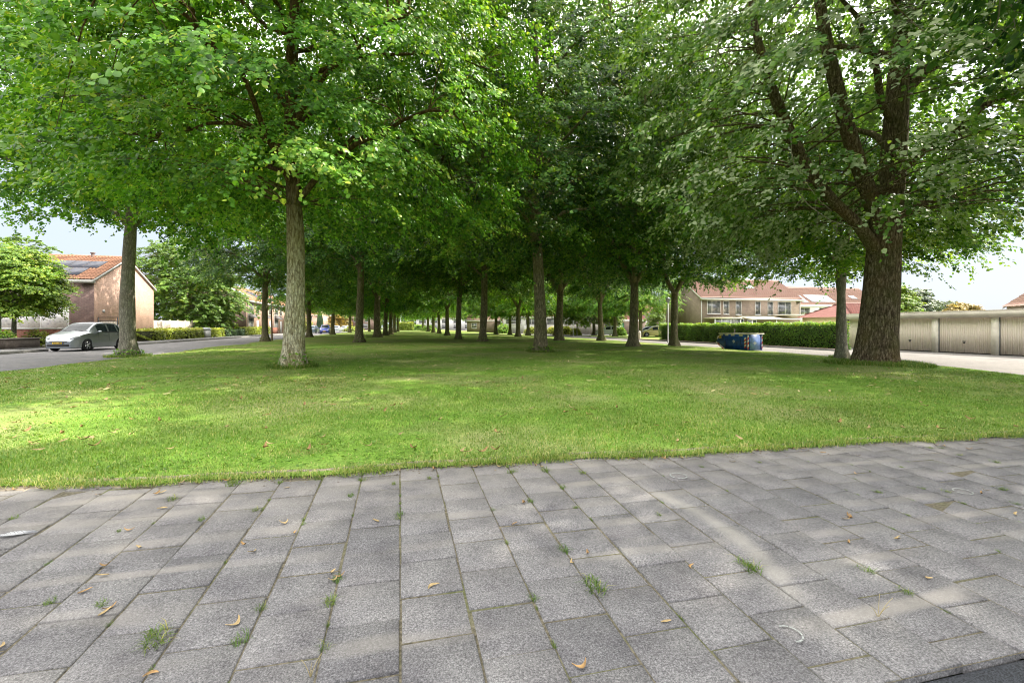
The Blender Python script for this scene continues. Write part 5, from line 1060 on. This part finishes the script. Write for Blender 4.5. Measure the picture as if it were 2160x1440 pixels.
# ------------------------------------------------------------------ litter, tufts, chalk
def pav_pt(px,py):
    k=(py-YH)/F   # solve depth on the sloping pavement
    y=3.0
    for _ in range(30):
        x=(px-1080)/F*y; u,v=UV(x,y); z=pave_z(v); y=(HC-z)/k
    x=(px-1080)/F*y; u,v=UV(x,y); return x,y,pave_z(v)
M_DRY=mat_plain('dry_bract',(.36,.22,.09),.8,scale=30,var=.35); M_DRY2=mat_plain('pale_bract',(.42,.31,.15),.8,scale=30,var=.3)
def bract(seed,mt,name='fallen_leaf'):
    r=np.random.default_rng(seed); n=7; t=np.linspace(0,1,n); L_=.075; wv=.0105*np.sin(np.pi*np.clip(t,0.03,.97))**.6+.001; bend=r.uniform(-.035,.035); cur=r.uniform(.006,.022)
    V=[]
    for i in range(n):
        x=(t[i]-.5)*L_; y=bend*(4*(t[i]-.5)**2); z=.003+cur*(2*t[i]-1)**2
        V+=[(x,y-wv[i],z+.004),(x,y,z),(x,y+wv[i],z+.005)]
    f=[]
    for i in range(n-1):
        for j in range(2): a=i*3+j; f.append((a,a+3,a+4,a+1))
    b=Buf(); b.add(V,[f]); return build(b,name,mt,smooth=True)
PL=[(1105,1062),(795,1100),(1085,1105),(1205,1187),(1240,1168),(1405,1312),(1228,1410),(910,1236),(718,1217),(700,1207),(320,1420),(500,1318),(232,1285),(218,1295),(175,1250),(215,1215),(222,1195),(295,1155),(270,1120),(345,1072),(515,1150),(535,1165),(620,1125),(600,1105),(330,1042),(340,1040),(205,1045),(605,1030),(1790,1090),(1783,1096),(1795,1092),(1890,1138),(1790,1146),(1955,1220),(1805,1000),(2080,1035),(2070,1042),(2140,1085),(1735,955),(1810,962),(2045,948),(5,1365),(1455,1195),(705,1225)]
proto_l=[bract(1,M_DRY),bract(2,M_DRY2),bract(3,M_DRY),bract(4,M_DRY2)]; r=np.random.default_rng(9); first=[True]*4
def put_leaf(i,x,y,z,lab,grp,s=1):
    k=i%4
    if first[k]: o=proto_l[k]; first[k]=False
    else: o=proto_l[k].copy(); link(o)
    o.location=(x,y,z+.004); o.rotation_euler=(r.normal(0,.15),r.normal(0,.15),r.uniform(0,6.28)); o.scale=(s,)*3; tag(o,lab,'fallen leaf',grp)
for i,(px,py) in enumerate(PL):
    x,y,z=pav_pt(px,py); put_leaf(i,x,y,z,'dry tan lime bract lying on the grey paving slabs','dry bracts on the paving',r.uniform(.5,.85))
n=0
while n<185:
    y=4.3*math.exp(r.random()*math.log(13/4.3)); x=y*1.08*(2*r.random()**1.5-1); u,v=UV(x,y)
    if v<near_edge(u)+.1 or u<-10.5 or u>right_edge(v)-.3: continue
    n+=1; put_leaf(n,x,y,float(lawn_z(u,v))+.035+r.uniform(0,.015),'dry tan lime bract fallen on the green lawn','dry bracts on the lawn',r.uniform(1.0,1.6))
for i in range(46):
    u=r.uniform(-4.6,6.5); v=float(near_edge(u))-abs(r.normal(0,.10))-.01; x,y,_=W(u,v); put_leaf(300+i,x,y,pave_z(v)+.002,'dry tan lime bract lying on the grey paving slabs','dry bracts on the paving',r.uniform(.55,1.0))
b=Buf(); m=1300; y=8*np.exp(r.random(m)*np.log(30/8)); x=y*1.08*(2*r.random(m)-1); u,v=UV(x,y); k=(u>-10.8)&(u<right_edge(v)-.4)&(r.random(m)<np.clip(.9-.05*(x+8),.15,1)); x,y,u,v=x[k],y[k],u[k],v[k]; m=len(x)
th=r.uniform(0,6.28,m); leaves(b,np.stack([x,y,lawn_z(u,v)+.035],1),np.stack([np.cos(th),np.sin(th),r.normal(0,.2,m)],1),np.array([0,0,1.0])+r.normal(0,.25,(m,3)),r.uniform(.07,.12,m)*(1+y/25),r.uniform(0,1,m),np.ones(m,bool))
o=build(b,'leaf_litter',mat_leaf('litter_leaf',[(0,(.45,.32,.14)),(1,(.62,.54,.32))],trans=.15)); o['kind']='stuff'; o['label']='scattered dry bracts littering the farther lawn'; o['category']='leaf litter'
TU=[(843,1085,1.1),(840,1093,.8),(1118,1057,1),(1187,1028,1),(1255,1240,2.0),(1250,1225,1.2),(1190,1160,1.3),(1580,1197,2.0),(1570,1190,1.2),(1828,1203,1.3),(1910,1248,1),(695,1270,1.3),(508,1350,1.3),(335,1350,2.0),(322,1340,1.4),(712,1222,1),(552,1282,.9),(212,1277,1.1),(105,1270,.9),(365,1052,1.4),(495,1022,1.8),(490,1018,1.2),(672,1010,1.4),(590,1018,1),(740,1045,1),(765,1012,1.2),(830,1020,.8),(425,1095,.9),(540,1075,.9),(1080,995,1.3),(1150,992,1.6),(1228,997,1.2),(905,1008,.8),(30,1093,1),(1390,1085,.7),(1215,1070,.7),(1480,985,.9),(1600,975,.8),(1850,1038,1),(1945,1030,.8),(1995,1037,1),(2115,1032,1.1),(2142,1063,1),(2098,975,1.2),(1960,945,1),(1985,945,.9),(2025,960,.9),(1900,985,.7),(1125,1262,.9),(685,1365,.9),(250,1120,.6),(640,1105,.6),(1040,1075,.6)]
M_TUFT=mat_leaf('tuft_blade',[(0,(.06,.12,.02)),(.6,(.14,.24,.04)),(1,(.36,.34,.12))],trans=.3)
def tuft(seed):
    r2=np.random.default_rng(seed); b=Buf(); n=55; th=r2.uniform(0,6.28,n); q=.03*np.sqrt(r2.random(n)); P=np.stack([q*np.cos(th)*1.8,q*np.sin(th),np.full(n,-.008)],1); blades(b,P,r2.uniform(.018,.055,n),np.full(n,.0032),r2.uniform(.5,1.6,n),r2,np.clip(r2.normal(.5,.22,n),0,1)); return build(b,'grass_tuft',M_TUFT)
tp_=[tuft(1),tuft(2),tuft(3)]; ft=[True]*3
for i,(px,py,s) in enumerate(TU):
    x,y,z=pav_pt(px,py); k=i%3
    if ft[k]: o=tp_[k]; ft[k]=False
    else: o=tp_[k].copy(); link(o)
    o.location=(x,y,z); o.rotation_euler=(0,0,A+(R(90) if r.random()<.7 else 0)+r.normal(0,.2)); o.scale=(s*.66,)*3; tag(o,'small green grass tuft growing in a paving joint','grass tuft','grass tufts in the paving joints')
r3=np.random.default_rng(77)
for i in range(70):
    u=round(r3.uniform(-3.2,5.2)/.303)*.303; v=r3.uniform(1.6,4.0); x,y,_=W(u,v); o=tp_[i%3].copy(); link(o); o.location=(x,y,pave_z(v)-.004); o.rotation_euler=(0,0,A+R(90)+r3.normal(0,.1)); o.scale=(r3.uniform(.25,.5),r3.uniform(.2,.4),r3.uniform(.2,.45)); tag(o,'small green grass tuft growing in a paving joint','grass tuft','grass tufts in the paving joints')
# dry weed stalks
for (px,py,lab) in ((655,1425,'tall dry weed stalk in the joint at the bottom of the paving, left of centre'),(1852,1300,'forked dry weed stalk in the paving joint at the lower right')):
    x,y,z=pav_pt(px,py); b=Buf(); r2=np.random.default_rng(px)
    for q in range(4): e=np.array([r2.normal(0,.03),r2.normal(0,.02),r2.uniform(.05,.11)]); b.tube(curve(np.zeros(3),e,.01,6)+np.array([0,0,0]),np.linspace(.0018,.0008,6),4)
    tag(build(b,'weed_stalk',mat_plain('dry_stalk',(.42,.35,.18),.9),loc=(x,y,z-.005)),lab,'weed')
M_CHALK=mat_plain('chalk',(.30,.32,.31),.95,scale=60,var=.35)
def chalk(px,py,rx,a0,a1,lab,sq=1.0):
    x,y,z=pav_pt(px,py); b=Buf(); th=np.linspace(R(a0),R(a1),30); r2=np.random.default_rng(px); V=[]
    for a in th:
        for q in (1,.86): V.append((q*rx*math.cos(a),q*rx*sq*math.sin(a),0.032*q*rx*sq*math.sin(a)))
    b.add(V,[[(2*i,2*i+2,2*i+3,2*i+1) for i in range(29) if r2.random()>.12]]); tag(build(b,'chalk_mark',M_CHALK,loc=(x,y,z+.010)),lab,'chalk mark')
chalk(1665,1340,.052,-100,110,'pale chalk half ring on a slab at the lower right'); chalk(2031,1038,.062,0,350,'pale chalk ring on the paving near the right edge'); chalk(1431,1005,.07,0,340,'faint chalk ring on the paving close to the lawn edge')
# white lacy feather at the left edge
x,y,z=pav_pt(42,1130); b=Buf(); r2=np.random.default_rng(3)
for k in range(26):
    t0=k/25; p=np.array([(t0-.5)*.16,0,.004]); 
    for s in (-1,1): e=p+np.array([-.02,s*.028*math.sin(math.pi*min(1,t0+.1)),.008+r2.uniform(0,.008)]); b.add([p+np.array([0,0,0]),p+np.array([.006,0,0]),e+np.array([.004,0,0]),e],[[(0,1,2,3)]])
o=build(b,'feather',mat_plain('white_feather',(.45,.46,.48),.8,var=.1),loc=(x,y,z+.006)); o.rotation_euler=(0,0,R(25)); tag(o,'crumpled white feather on the paving at the left picture edge','feather')
